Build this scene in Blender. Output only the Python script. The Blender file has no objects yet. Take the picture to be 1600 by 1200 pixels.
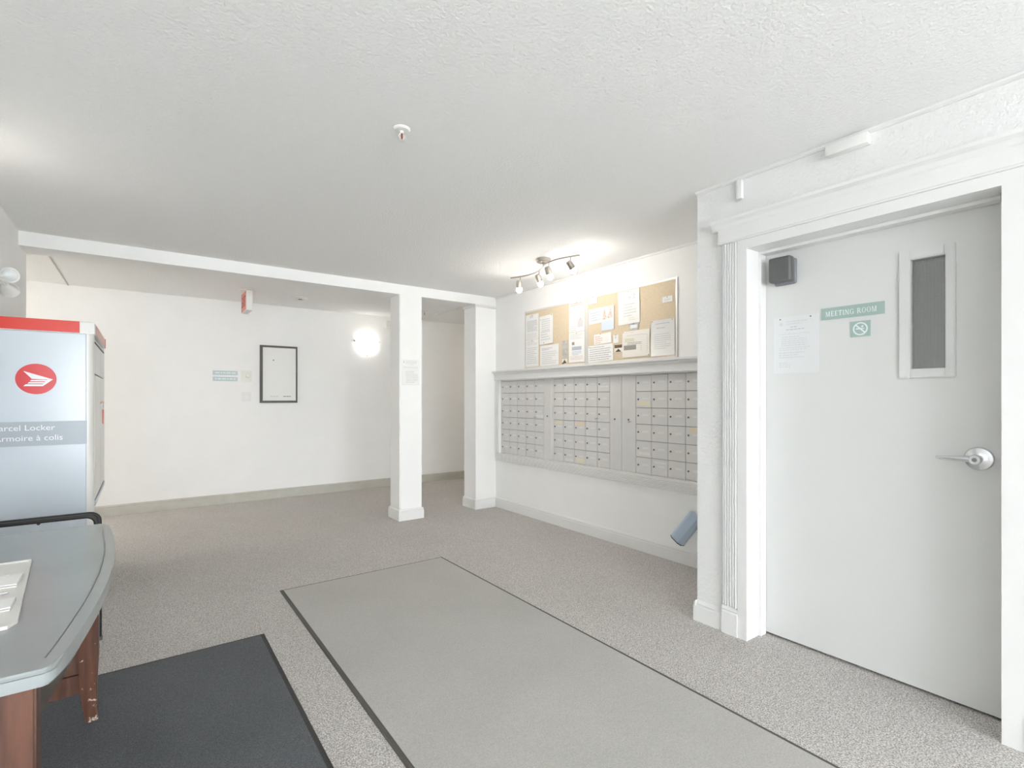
import bpy, bmesh, math, random
from mathutils import Vector, Matrix
random.seed(7)
PI = math.pi
scene = bpy.context.scene
COL = scene.collection

# ------------------------------------------------------------------ camera
cam_d = bpy.data.cameras.new('camera')
cam = bpy.data.objects.new('camera', cam_d); COL.objects.link(cam)
cam_d.sensor_fit = 'HORIZONTAL'; cam_d.sensor_width = 36.0
cam_d.lens = 36.0 * 791.0 / 1600.0
cam_d.shift_y = 22.0 / 1600.0
cam_d.clip_start = 0.02
YAW = math.atan2(579.0, 791.0)
cam.location = (0, 0, 1.26)
cam.rotation_euler = (PI / 2, 0, -YAW)
scene.camera = cam

# ------------------------------------------------------------------ daylight and exposure
scene.view_settings.view_transform = 'Standard'
scene.view_settings.look = 'None'
scene.view_settings.gamma = 1.0
scene.view_settings.use_curve_mapping = False
scene.view_settings.exposure = 1.15
world = bpy.data.worlds.new('overcast_sky'); scene.world = world
world.use_nodes = True
bg = world.node_tree.nodes['Background']
bg.inputs['Color'].default_value = (0.94, 0.965, 0.99, 1)
bg.inputs['Strength'].default_value = 10.4
scene.cycles.max_bounces = 14
scene.cycles.diffuse_bounces = 10
scene.cycles.transparent_max_bounces = 12
scene.cycles.sample_clamp_indirect = 8.0

def portal(name, loc, sx, sz):
    l = bpy.data.lights.new(name, 'AREA'); l.shape = 'RECTANGLE'; l.size = sx; l.size_y = sz
    l.cycles.is_portal = True
    o = bpy.data.objects.new(name, l); COL.objects.link(o)
    o.location = loc; o.rotation_euler = (PI / 2, 0, 0)       # shines towards +Y into the lobby
    return o
portal('daylight_portal', (-0.05, -5.72, 1.12), 4.7, 2.2)

H = 2.425       # ceiling height

# ------------------------------------------------------------------ materials
MATS = {}
def nodes_of(m):
    m.use_nodes = True
    nt = m.node_tree
    return nt, nt.nodes['Principled BSDF']
def srgb(r, g, b):
    def f(c):
        c /= 255.0
        return c / 12.92 if c <= 0.04045 else ((c + 0.055) / 1.055) ** 2.4
    return (f(r), f(g), f(b), 1)
def mat(name, col, rough=0.6, metal=0.0, bump=0.0, bscale=60.0, var=0.0, vscale=4.0, spec=0.4, emit=None, estr=0.0, bdist=0.002, detail=3.0):
    m = bpy.data.materials.new(name); MATS[name] = m
    nt, p = nodes_of(m)
    p.inputs['Base Color'].default_value = col
    p.inputs['Roughness'].default_value = rough
    p.inputs['Metallic'].default_value = metal
    p.inputs['Specular IOR Level'].default_value = spec
    if emit is not None:
        p.inputs['Emission Color'].default_value = emit
        p.inputs['Emission Strength'].default_value = estr
    tc = nt.nodes.new('ShaderNodeTexCoord')
    if bump > 0:
        n = nt.nodes.new('ShaderNodeTexNoise'); n.inputs['Scale'].default_value = bscale; n.inputs['Detail'].default_value = detail
        b = nt.nodes.new('ShaderNodeBump'); b.inputs['Strength'].default_value = bump; b.inputs['Distance'].default_value = bdist
        nt.links.new(tc.outputs['Object'], n.inputs['Vector'])
        nt.links.new(n.outputs['Fac'], b.inputs['Height'])
        nt.links.new(b.outputs['Normal'], p.inputs['Normal'])
    if var > 0:
        n = nt.nodes.new('ShaderNodeTexNoise'); n.inputs['Scale'].default_value = vscale; n.inputs['Detail'].default_value = 4
        r = nt.nodes.new('ShaderNodeValToRGB')
        r.color_ramp.elements[0].position = 0.3; r.color_ramp.elements[1].position = 0.7
        r.color_ramp.elements[0].color = tuple(c * (1 - var) for c in col[:3]) + (1,)
        r.color_ramp.elements[1].color = tuple(min(1, c * (1 + var)) for c in col[:3]) + (1,)
        nt.links.new(tc.outputs['Object'], n.inputs['Vector'])
        nt.links.new(n.outputs['Fac'], r.inputs['Fac'])
        nt.links.new(r.outputs['Color'], p.inputs['Base Color'])
    return m

mat('wall', (0.865, 0.867, 0.86, 1), 0.75, bump=0.10, bscale=55, var=0.012)
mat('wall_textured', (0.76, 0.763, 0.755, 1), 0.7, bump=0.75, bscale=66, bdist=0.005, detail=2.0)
mat('ceiling', (0.87, 0.872, 0.87, 1), 0.85, bump=0.7, bscale=74, bdist=0.005, detail=2.0)
mat('trim', (0.755, 0.757, 0.748, 1), 0.45, bump=0.05, bscale=25)
mat('trim_greige', (0.50, 0.49, 0.44, 1), 0.5, var=0.05, vscale=8)
mat('door_paint', (0.67, 0.675, 0.665, 1), 0.5, bump=0.06, bscale=40)
mat('mail_metal', (0.66, 0.655, 0.645, 1), 0.38, metal=0.0, var=0.02, vscale=10)
mat('mail_frame', (0.74, 0.735, 0.725, 1), 0.35, metal=0.0)
mat('dark_gap', (0.14, 0.14, 0.14, 1), 0.8)
mat('chrome', (0.72, 0.73, 0.75, 1), 0.22, metal=1.0)
mat('nickel', (0.34, 0.315, 0.28, 1), 0.42, metal=0.55)
mat('lock_dark', (0.22, 0.22, 0.22, 1), 0.35, metal=0.7)
mat('tag_cream', srgb(222, 216, 196), 0.6)
mat('tag_orange', srgb(222, 208, 188), 0.6)
mat('tag_white', srgb(225, 224, 220), 0.6)
mat('cork', srgb(212, 196, 170), 0.9, bump=0.25, bscale=260, var=0.10, vscale=190)
mat('aluminium', (0.72, 0.71, 0.69, 1), 0.35, metal=0.3)
mat('paper', (0.82, 0.82, 0.81, 1), 0.75, bump=0.03, bscale=20)
mat('paper_cream', (0.80, 0.775, 0.72, 1), 0.75)
mat('tray', (0.72, 0.71, 0.68, 1), 0.35)
mat('paper_sleeved', (0.70, 0.715, 0.72, 1), 0.3)
mat('paper_grey', (0.50, 0.49, 0.46, 1), 0.7, var=0.2, vscale=30)
mat('ink', (0.46, 0.46, 0.48, 1), 0.8)
mat('ink_light', (0.62, 0.62, 0.63, 1), 0.8)
mat('ink_red', srgb(218, 176, 160), 0.8)
mat('ink_blue', srgb(178, 188, 198), 0.8)
mat('ink_skyblue', srgb(205, 216, 232), 0.8)
mat('ink_brown', srgb(110, 88, 66), 0.8, var=0.5, vscale=60)
mat('ink_pink', srgb(214, 196, 188), 0.8, var=0.25, vscale=60)
mat('ink_green', srgb(214, 214, 196), 0.8)
mat('ink_grey', srgb(150, 148, 142), 0.8)
mat('sign_teal', srgb(160, 182, 176), 0.5)
mat('sign_white', srgb(226, 232, 232), 0.5)
mat('sign_blue', srgb(188, 205, 210), 0.5)
mat('plastic_white', (0.80, 0.80, 0.78, 1), 0.4)
mat('plastic_cream', (0.78, 0.77, 0.71, 1), 0.45)
mat('plastic_grey', srgb(98, 98, 98), 0.5, bump=0.05, bscale=200)
mat('plastic_grey_edge', srgb(128, 130, 136), 0.45)
mat('frame_dark', srgb(92, 90, 86), 0.5, var=0.12, vscale=20)
mat('exit_red', srgb(226, 150, 142), 0.5)
mat('exit_letters', srgb(150, 70, 66), 0.5)
mat('locker_panel', srgb(206, 216, 225), 0.22, var=0.02, vscale=2.5, spec=0.5)
mat('locker_band', srgb(172, 181, 190), 0.3)
mat('locker_white', srgb(222, 222, 219), 0.28, spec=0.5)
mat('locker_red', srgb(216, 62, 52), 0.3)
mat('locker_pink', srgb(222, 168, 158), 0.35)
mat('logo_red', srgb(214, 60, 66), 0.25)
mat('letter_white', (0.86, 0.88, 0.9, 1), 0.4)
mat('swoosh', srgb(208, 216, 221), 0.25)
mat('black_tube', srgb(44, 46, 48), 0.35, spec=0.5)
mat('table_top', srgb(148, 154, 155), 0.22, var=0.04, vscale=3, spec=0.6, bump=0.02, bscale=120)
mat('table_groove', srgb(96, 98, 96), 0.5)
mat('scuff', srgb(205, 196, 186), 0.8)
mat('mat_border', srgb(92, 90, 84), 0.8)
mat('mat_border_black', srgb(60, 60, 58), 0.75)
mat('blue_steel', srgb(176, 192, 210), 0.35, metal=0.15)
mat('spout_lip', srgb(52, 56, 60), 0.5)
mat('pale_bounce_ground', (0.72, 0.72, 0.72, 1), 0.9, bump=0.3, bscale=60, var=0.1)  # unseen ground outside, made pale to bounce daylight onto the ceiling
mat('alu_frame', (0.30, 0.30, 0.31, 1), 0.4, metal=0.6)
mat('bulb', (0.9, 0.9, 0.9, 1), 0.4, emit=(1.0, 0.94, 0.86, 1), estr=76.0)
mat('sconce_glass', (0.85, 0.84, 0.80, 1), 0.35, emit=(1.0, 0.96, 0.91, 1), estr=1.5)
mat('fill_dome_glass', (0.85, 0.84, 0.80, 1), 0.35, emit=(1.0, 0.93, 0.85, 1), estr=44.0)  # glow of the added hall lamps, out of view
mat('fill_dome_glass_dim', (0.85, 0.84, 0.80, 1), 0.35, emit=(1.0, 0.88, 0.74, 1), estr=13.0)
mat('sprinkler_red', srgb(150, 60, 55), 0.3)
mat('lens', (0.80, 0.84, 0.86, 1), 0.12, spec=0.7)
mat('room_grey', (0.45, 0.455, 0.45, 1), 0.8)
mat('wire', (0.45, 0.45, 0.43, 1), 0.4, metal=0.5)

# carpet: looped pile in grey, brown and cream flecks
def carpet(name, dark, mid, light, scale, bstr, contrast=(0.30, 0.5, 0.70), soil=0.0, bdist=0.004):
    m = bpy.data.materials.new(name); MATS[name] = m
    nt, p = nodes_of(m)
    p.inputs['Roughness'].default_value = 0.95; p.inputs['Specular IOR Level'].default_value = 0.1
    tc = nt.nodes.new('ShaderNodeTexCoord')
    n = nt.nodes.new('ShaderNodeTexNoise'); n.inputs['Scale'].default_value = scale; n.inputs['Detail'].default_value = 2.5; n.inputs['Roughness'].default_value = 0.65
    r = nt.nodes.new('ShaderNodeValToRGB')
    e = r.color_ramp.elements
    e[0].position = contrast[0]; e[0].color = dark
    e[1].position = contrast[2]; e[1].color = light
    k = e.new(contrast[1]); k.color = mid
    nt.links.new(tc.outputs['Object'], n.inputs['Vector'])
    nt.links.new(n.outputs['Fac'], r.inputs['Fac'])
    out = r.outputs['Color']
    if soil > 0:
        n2 = nt.nodes.new('ShaderNodeTexNoise'); n2.inputs['Scale'].default_value = 2.2; n2.inputs['Detail'].default_value = 5
        r2 = nt.nodes.new('ShaderNodeValToRGB')
        r2.color_ramp.elements[0].position = 0.3; r2.color_ramp.elements[0].color = (1 - soil, 1 - soil, 1 - soil, 1)
        r2.color_ramp.elements[1].position = 0.7; r2.color_ramp.elements[1].color = (1, 1, 1, 1)
        mx = nt.nodes.new('ShaderNodeMix'); mx.data_type = 'RGBA'; mx.blend_type = 'MULTIPLY'; mx.inputs['Factor'].default_value = 1
        nt.links.new(tc.outputs['Object'], n2.inputs['Vector']); nt.links.new(n2.outputs['Fac'], r2.inputs['Fac'])
        nt.links.new(out, mx.inputs[6]); nt.links.new(r2.outputs['Color'], mx.inputs[7])
        out = mx.outputs[2]
    nt.links.new(out, p.inputs['Base Color'])
    b = nt.nodes.new('ShaderNodeBump'); b.inputs['Strength'].default_value = bstr; b.inputs['Distance'].default_value = bdist
    nt.links.new(n.outputs['Fac'], b.inputs['Height']); nt.links.new(b.outputs['Normal'], p.inputs['Normal'])
    return m
carpet('carpet', srgb(136, 131, 127), srgb(188, 184, 181), srgb(229, 226, 223), 190, 0.25, (0.34, 0.5, 0.66), soil=0.06)
carpet('mat_grey', srgb(170, 169, 165), srgb(184, 182, 178), srgb(196, 194, 190), 260, 0.3, (0.3, 0.5, 0.7), soil=0.07)
carpet('mat_black', srgb(84, 86, 89), srgb(101, 104, 107), srgb(120, 122, 126), 260, 0.3, soil=0.12)

# stained wood with grain and wear
def wood(name, c0, c1):
    m = bpy.data.materials.new(name); MATS[name] = m
    nt, p = nodes_of(m)
    p.inputs['Roughness'].default_value = 0.32
    tc = nt.nodes.new('ShaderNodeTexCoord')
    mp = nt.nodes.new('ShaderNodeMapping'); mp.inputs['Scale'].default_value = (22, 22, 2.5)
    n = nt.nodes.new('ShaderNodeTexNoise'); n.inputs['Scale'].default_value = 2.0; n.inputs['Detail'].default_value = 6
    r = nt.nodes.new('ShaderNodeValToRGB')
    r.color_ramp.elements[0].position = 0.3; r.color_ramp.elements[0].color = c0
    r.color_ramp.elements[1].position = 0.72; r.color_ramp.elements[1].color = c1
    nt.links.new(tc.outputs['Object'], mp.inputs['Vector']); nt.links.new(mp.outputs['Vector'], n.inputs['Vector'])
    nt.links.new(n.outputs['Fac'], r.inputs['Fac']); nt.links.new(r.outputs['Color'], p.inputs['Base Color'])
    return m
wood('wood_red', srgb(70, 46, 38), srgb(108, 74, 58))
def worn_wood():
    m = wood('wood_worn', srgb(70, 46, 38), srgb(108, 72, 56)); nt = m.node_tree; p = nt.nodes['Principled BSDF']
    src = p.inputs['Base Color'].links[0].from_socket
    tc = nt.nodes.new('ShaderNodeTexCoord'); sep = nt.nodes.new('ShaderNodeSeparateXYZ')
    n = nt.nodes.new('ShaderNodeTexNoise'); n.inputs['Scale'].default_value = 38; n.inputs['Detail'].default_value = 6; n.inputs['Roughness'].default_value = 0.7
    mr = nt.nodes.new('ShaderNodeMapRange')      # chipped more towards the feet, where shoes and vacuums hit the leg
    mr.inputs[1].default_value = 0.02; mr.inputs[2].default_value = 0.26; mr.inputs[3].default_value = 0.10; mr.inputs[4].default_value = 0.0
    ad = nt.nodes.new('ShaderNodeMath'); ad.operation = 'ADD'
    r = nt.nodes.new('ShaderNodeValToRGB'); r.color_ramp.elements[0].position = 0.655; r.color_ramp.elements[1].position = 0.70
    mx = nt.nodes.new('ShaderNodeMix'); mx.data_type = 'RGBA'
    nt.links.new(tc.outputs['Object'], n.inputs['Vector']); nt.links.new(tc.outputs['Object'], sep.inputs[0])
    nt.links.new(sep.outputs['Z'], mr.inputs[0]); nt.links.new(n.outputs['Fac'], ad.inputs[0]); nt.links.new(mr.outputs[0], ad.inputs[1])
    nt.links.new(ad.outputs[0], r.inputs['Fac']); nt.links.new(r.outputs['Color'], mx.inputs['Factor'])
    nt.links.new(src, mx.inputs[6]); mx.inputs[7].default_value = srgb(205, 196, 186)
    nt.links.new(mx.outputs[2], p.inputs['Base Color'])
worn_wood()
wood('wood_dark', srgb(58, 50, 46), srgb(84, 74, 66))

def glassy(name, tint, refl, rough=0.02):
    m = bpy.data.materials.new(name); MATS[name] = m
    m.use_nodes = True; nt = m.node_tree
    for n in list(nt.nodes): nt.nodes.remove(n)
    o = nt.nodes.new('ShaderNodeOutputMaterial'); mx = nt.nodes.new('ShaderNodeMixShader')
    t = nt.nodes.new('ShaderNodeBsdfTransparent'); g = nt.nodes.new('ShaderNodeBsdfGlossy')
    t.inputs['Color'].default_value = tint; g.inputs['Roughness'].default_value = rough
    mx.inputs['Fac'].default_value = refl
    nt.links.new(t.outputs[0], mx.inputs[1]); nt.links.new(g.outputs[0], mx.inputs[2]); nt.links.new(mx.outputs[0], o.inputs['Surface'])
    return m
glassy('clear_glass', (0.97, 0.98, 0.98, 1), 0.05)
glassy('wired_glass', (0.80, 0.83, 0.82, 1), 0.27, 0.12)
glassy('sleeve', (0.985, 0.985, 0.985, 1), 0.05, 0.12)

# ------------------------------------------------------------------ mesh helpers
def new(): return bmesh.new()
def addf(bm, vs):
    try: return bm.faces.new(vs)
    except ValueError: return None
def box(bm, x0, x1, y0, y1, z0, z1):
    v = [bm.verts.new(c) for c in ((x0,y0,z0),(x1,y0,z0),(x1,y1,z0),(x0,y1,z0),(x0,y0,z1),(x1,y0,z1),(x1,y1,z1),(x0,y1,z1))]
    for q in ((3,2,1,0),(4,5,6,7),(0,1,5,4),(1,2,6,5),(2,3,7,6),(3,0,4,7)): bm.faces.new([v[i] for i in q])
    return v
def bbox(x0, x1, y0, y1, z0, z1, bev=0.004, seg=2):
    bm = new(); box(bm, x0, x1, y0, y1, z0, z1)
    bmesh.ops.bevel(bm, geom=bm.edges[:], offset=bev, segments=seg, affect='EDGES', profile=0.6)
    return bm
def prism(bm, pts, vec):
    """closed polygon pts (3D) extruded by vec"""
    a = [bm.verts.new(p) for p in pts]; vec = Vector(vec)
    b = [bm.verts.new(Vector(p) + vec) for p in pts]
    n = len(pts)
    bm.faces.new(a); bm.faces.new(b[::-1])
    for i in range(n): addf(bm, (a[i], b[i], b[(i+1) % n], a[(i+1) % n]))
    return a
def tube(bm, path, r, n=10, cap=True):
    path = [Vector(p) for p in path]
    rings = []
    up = None
    for i, p in enumerate(path):
        if i == 0: t = path[1] - p
        elif i == len(path) - 1: t = p - path[-2]
        else: t = (path[i+1] - p).normalized() + (p - path[i-1]).normalized()
        t.normalize()
        if up is None:
            up = Vector((0,0,1)) if abs(t.z) < 0.9 else Vector((1,0,0))
        s = t.cross(up).normalized(); u2 = s.cross(t).normalized(); up = u2
        rr = r[i] if isinstance(r, (list, tuple)) else r
        rings.append([bm.verts.new(p + s * rr * math.cos(2*PI*k/n) + u2 * rr * math.sin(2*PI*k/n)) for k in range(n)])
    for a, b in zip(rings, rings[1:]):
        for k in range(n): bm.faces.new((a[k], a[(k+1) % n], b[(k+1) % n], b[k]))
    if cap: bm.faces.new(rings[0][::-1]); bm.faces.new(rings[-1])
def lathe(bm, prof, c, axis=(0,0,1), n=24):
    """prof: (radius, along axis)"""
    ax = Vector(axis).normalized(); c = Vector(c)
    s = ax.orthogonal().normalized(); t = ax.cross(s)
    rings = []
    for r, h in prof:
        if r < 1e-6: rings.append([bm.verts.new(c + ax*h)])
        else: rings.append([bm.verts.new(c + ax*h + s*r*math.cos(2*PI*k/n) + t*r*math.sin(2*PI*k/n)) for k in range(n)])
    for a, b in zip(rings, rings[1:]):
        for k in range(n):
            k2 = (k+1) % n
            if len(a) == 1 and len(b) == 1: continue
            if len(a) == 1: bm.faces.new((a[0], b[k], b[k2]))
            elif len(b) == 1: bm.faces.new((a[k], b[0], a[k2]))
            else: bm.faces.new((a[k], b[k], b[k2], a[k2]))
    if len(rings[0]) > 1: bm.faces.new(rings[0])
    if len(rings[-1]) > 1: bm.faces.new(rings[-1][::-1])
def rect_sweep(bm, x0, x1, y0, y1, prof):
    """profile (outward, z) swept round a rectangle with mitred corners"""
    rings = [[bm.verts.new(p) for p in ((x0-a,y0-a,z),(x1+a,y0-a,z),(x1+a,y1+a,z),(x0-a,y1+a,z))] for a, z in prof]
    for A, B in zip(rings, rings[1:]):
        for k in range(4): bm.faces.new((A[k], A[(k+1) % 4], B[(k+1) % 4], B[k]))
    bm.faces.new(rings[0][::-1]); bm.faces.new(rings[-1])
def run(bm, prof, p0, p1, out):
    """profile (outward, up) swept straight from p0 to p1; out = outward direction"""
    o = Vector(out); z = Vector((0,0,1)); p0 = Vector(p0); p1 = Vector(p1)
    prism(bm, [p0 + o*a + z*b for a, b in prof], p1 - p0)

def obj(name, bm, m, parent=None, label=None, cat=None, group=None, kind=None, smooth=False, origin=None):
    """links ONE mesh object with its origin at its base centre"""
    bmesh.ops.recalc_face_normals(bm, faces=bm.faces[:])
    if origin is None:
        xs = [v.co.x for v in bm.verts]; ys = [v.co.y for v in bm.verts]; zs = [v.co.z for v in bm.verts]
        origin = Vector(((min(xs)+max(xs))/2, (min(ys)+max(ys))/2, min(zs)))
    origin = Vector(origin)
    bmesh.ops.translate(bm, verts=bm.verts[:], vec=-origin)
    me = bpy.data.meshes.new(name); bm.to_mesh(me); bm.free()
    ms = m if isinstance(m, (list, tuple)) else [m]
    for k in ms: me.materials.append(MATS[k])
    if smooth:
        for p in me.polygons: p.use_smooth = True
        me.set_sharp_from_angle(angle=math.radians(38))
    o = bpy.data.objects.new(name, me); COL.objects.link(o)
    place(o, origin, parent)
    tag(o, label, cat, group, kind)
    return o
WORLDPOS = {}
def place(o, origin, parent):
    o.location = origin - WORLDPOS[parent.name] if parent else origin
    if parent: o.parent = parent
    WORLDPOS[o.name] = Vector(origin)
def tag(o, label=None, cat=None, group=None, kind=None):
    if label: o['label'] = label
    if cat: o['category'] = cat
    if group: o['group'] = group
    if kind: o['kind'] = kind
def thing(name, loc, label, cat, group=None):
    o = bpy.data.objects.new(name, None); COL.objects.link(o); o.empty_display_size = 0.1
    place(o, Vector(loc), None); tag(o, label, cat, group)
    return o
def linked(name, src, pos, parent):
    o = bpy.data.objects.new(name, src.data); COL.objects.link(o); place(o, Vector(pos), parent); return o
def struct(name, bm, m, label=None, parent=None, smooth=False):
    return obj(name, bm, m, parent, label=label, kind='structure' if parent is None else None, smooth=smooth)
def light(name, kind, loc, energy, color=(1,1,1), radius=0.03):
    l = bpy.data.lights.new(name, kind); l.energy = energy; l.color = color; l.shadow_soft_size = radius
    o = bpy.data.objects.new(name, l); COL.objects.link(o); o.location = loc
    return o

# a flat frame on a wall: u to the viewer's right, v up, n out of the wall
class Face:
    def __init__(s, o, u, v, n): s.o, s.u, s.v, s.n = Vector(o), Vector(u), Vector(v), Vector(n)
    def p(s, u, v, n=0.0): return s.o + s.u*u + s.v*v + s.n*n
    def slab(s, bm, u0, u1, v0, v1, n0, n1, rot=0.0):
        cu, cv = (u0+u1)/2, (v0+v1)/2; c, q = math.cos(rot), math.sin(rot)
        pts = [(u0,v0),(u1,v0),(u1,v1),(u0,v1)]
        pts = [(cu+(a-cu)*c-(b-cv)*q, cv+(a-cu)*q+(b-cv)*c) for a, b in pts]
        prism(bm, [s.p(a, b, n0) for a, b in pts], s.n*(n1-n0))
    def poly(s, bm, pts, n0, n1): prism(bm, [s.p(a, b, n0) for a, b in pts], s.n*(n1-n0))
def wallX(X, Y=0.0): return Face((X, Y, 0), (0,-1,0), (0,0,1), (-1,0,0))     # facing -X
def wallY(Y, X=0.0): return Face((X, Y, 0), (1,0,0), (0,0,1), (0,-1,0))      # facing -Y

def text_mesh(name, s, face, u, v, size, n, m, parent, align='LEFT', thick=0.0006, sx=1.0):
    c = bpy.data.curves.new(name, 'FONT'); c.body = s; c.size = size; c.extrude = thick; c.align_x = align
    c.resolution_u = 3
    t = bpy.data.objects.new(name + '_tmp', c); COL.objects.link(t)
    dg = bpy.context.evaluated_depsgraph_get(); dg.update()
    me = bpy.data.meshes.new_from_object(t.evaluated_get(dg))
    bpy.data.objects.remove(t)
    bm = new(); bm.from_mesh(me); bpy.data.meshes.remove(me)
    for w in bm.verts: w.co = face.p(u + w.co.x*sx, v + w.co.y, n + w.co.z)
    return obj(name, bm, m, parent)

# ================================================================== SETTING
FX0, FX1, FY0, FY1 = -4.2, 6.6, -5.6, 6.9
bm = new(); box(bm, FX0, FX1, FY0, FY1, -0.12, 0.0); struct('floor', bm, 'carpet', 'grey brown flecked loop carpet over the whole lobby floor')
bm = new(); box(bm, FX0, FX1, FY0-0.15, FY1+0.12, H, H+0.12); struct('ceiling', bm, 'ceiling', 'white stippled lobby ceiling')
bm = new(); box(bm, FX0, FX1, 6.9, 7.02, 0, H); struct('wall_back', bm, 'wall', 'long white wall at the back of the hall')
# left wall and the hall front walls
bm = new(); box(bm, -0.85, -0.69, 0.9, 5.16, 0, H); struct('wall_left', bm, 'wall')
bm = new(); box(bm, FX0, -0.85, 5.0, 5.16, 0, H); struct('wall_hall_left', bm, 'wall')
bm = new(); box(bm, -2.7, -0.85, 0.9, 1.02, 0, H); struct('wall_nook', bm, 'wall')
bm = new(); box(bm, -2.82, -2.7, FY0, 1.02, 0, H); struct('wall_nook_side', bm, 'wall')
bm = new(); box(bm, FX0-0.12, FX0, 5.0, 7.02, 0, H); struct('wall_hall_end_left', bm, 'wall')
bm = new(); box(bm, FX1, FX1+0.12, 5.0, 7.02, 0, H); struct('wall_hall_end_right', bm, 'wall')
bm = new(); box(bm, 3.52, FX1, 5.0, 5.12, 0, H); struct('wall_hall_right', bm, 'wall')
# mailbox wall with the opening that holds the mailbox units
MY0, MY1, MZ0, MZ1 = 2.0, 4.80, 0.62, 1.47
bm = new()
box(bm, 3.33, 3.46, 1.7, 5.12, 0, MZ0); box(bm, 3.33, 3.46, 1.7, 5.12, MZ1, H)
box(bm, 3.33, 3.46, 1.7, MY0, MZ0, MZ1); box(bm, 3.33, 3.46, MY1, 5.12, MZ0, MZ1)
box(bm, 3.46, 3.52, 1.7, 5.12, 0, H)
struct('wall_mail', bm, 'wall', 'white wall behind the mailboxes and notice boards')
bm = new(); box(bm, 2.75, 5.5, 1.58, 1.7, 0, H); struct('wall_jog', bm, 'wall')
# door wall with its opening
DY0, DY1, DZ = 0.42, 1.41, 2.055
bm = new()
box(bm, 2.55, 2.75, FY0, DY0, 0, H); box(bm, 2.55, 2.75, DY1, 1.7, 0, H); box(bm, 2.55, 2.75, DY0, DY1, DZ, H)
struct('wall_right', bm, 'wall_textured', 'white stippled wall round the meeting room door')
# meeting room behind the door
bm = new(); box(bm, 5.4, 5.5, FY0, 1.58, 0, H); struct('wall_meeting_far', bm, 'room_grey')
bm = new(); box(bm, 2.75, 5.5, FY0-0.12, FY0, 0, H); struct('wall_meeting_front', bm, 'room_grey')
# glazed entrance front behind the camera
bm = new()
box(bm, 2.35, 2.75, FY0-0.12, FY0, 0, H); box(bm, -2.82, -2.4, FY0-0.12, FY0, 0, H); box(bm, -2.4, 2.35, FY0-0.12, FY0, 2.22, H); box(bm, -2.4, 2.35, FY0-0.12, FY0, 0, 0.03)
struct('wall_front', bm, 'wall')
mull = (-2.4, -1.25, -0.1, 0.85, 1.8, 2.3)
for i, (a, b) in enumerate(zip(mull, mull[1:])):
    nm = ('door_2' if i == 2 else 'window_%d' % (i+1))
    w = bpy.data.objects.new(nm, None); COL.objects.link(w); place(w, Vector(((a+b)/2, FY0-0.06, 0.03)), None); w['kind'] = 'structure'
    fr = new()
    for q in ((a, a+0.05, 0.03, 2.22), (b-0.0, b+0.05, 0.03, 2.22)): box(fr, q[0], q[1], FY0-0.1, FY0-0.02, q[2], q[3])
    box(fr, a+0.05, b, FY0-0.1, FY0-0.02, 0.03, 0.12); box(fr, a+0.05, b, FY0-0.1, FY0-0.02, 2.15, 2.22)
    obj('window_frame', fr, 'alu_frame', w)
    g = new(); box(g, a+0.05, b, FY0-0.065, FY0-0.055, 0.12, 2.15); obj('pane', g, 'clear_glass', w)
bm = new(); box(bm, -14, 14, -24, FY0-0.15, -0.2, -0.1); struct('pavement_outside', bm, 'pale_bounce_ground')

# beam, column and pilaster of the opening to the hall
bm = new(); box(bm, -0.69, 3.33, 4.865, 5.12, 2.325, H); struct('trim_beam', bm, 'wall')
CX0, CX1, CY0, CY1 = 2.135, 2.385, 4.865, 5.11
bm = new(); box(bm, CX0, CX1, CY0, CY1, 0, 2.325)
bmesh.ops.bevel(bm, geom=[e for e in bm.edges if abs(e.verts[0].co.z - e.verts[1].co.z) > 1], offset=0.008, segments=2, affect='EDGES')
struct('wall_column', bm, 'wall', 'square white column between lobby and hall')
bm = new(); box(bm, 3.055, 3.33, 4.87, 5.12, 0, 2.325); struct('wall_pilaster', bm, 'wall')
base_prof = [(0,0),(0.016,0),(0.016,0.082),(0.012,0.09),(0.014,0.10),(0.006,0.112),(0.0,0.116)]
bm = new(); rect_sweep(bm, CX0, CX1, CY0, CY1, [(a+0.0005, z) for a, z in base_prof]); struct('baseboard_column', bm, 'trim')
bm = new(); rect_sweep(bm, 3.055, 3.33, 4.87, 5.12, [(a+0.0005, z) for a, z in base_prof]); struct('baseboard_pilaster', bm, 'trim')
bm = new(); rect_sweep(bm, 3.055, 3.33, 4.87, 5.12, [(0.001,2.295),(0.006,2.297),(0.014,2.31),(0.014,2.325)]); struct('trim_pilaster_cap', bm, 'trim')
bm = new(); run(bm, base_prof, (3.33, 1.7, 0), (3.33, 4.854, 0), (-1,0,0)); struct('baseboard_mail', bm, 'trim')
bm = new(); run(bm, base_prof, (FX0, 6.9, 0), (FX1, 6.9, 0), (0,-1,0)); struct('baseboard_back', bm, 'trim_greige', 'greige baseboard along the back wall')
bm = new(); run(bm, base_prof, (-0.69, 0.9, 0), (-0.69, 5.16, 0), (1,0,0)); struct('baseboard_left', bm, 'trim')
bm = new()
run(bm, base_prof, (2.55, 1.5375, 0), (2.55, 1.7, 0), (-1,0,0))
run(bm, base_prof, (2.534, 1.7, 0), (3.31, 1.7, 0), (0,1,0))
struct('baseboard_right', bm, 'trim')
bm = new(); run(bm, base_prof, (2.55, FY0, 0), (2.55, 0.29, 0), (-1,0,0)); struct('baseboard_right_near', bm, 'trim')
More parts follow.
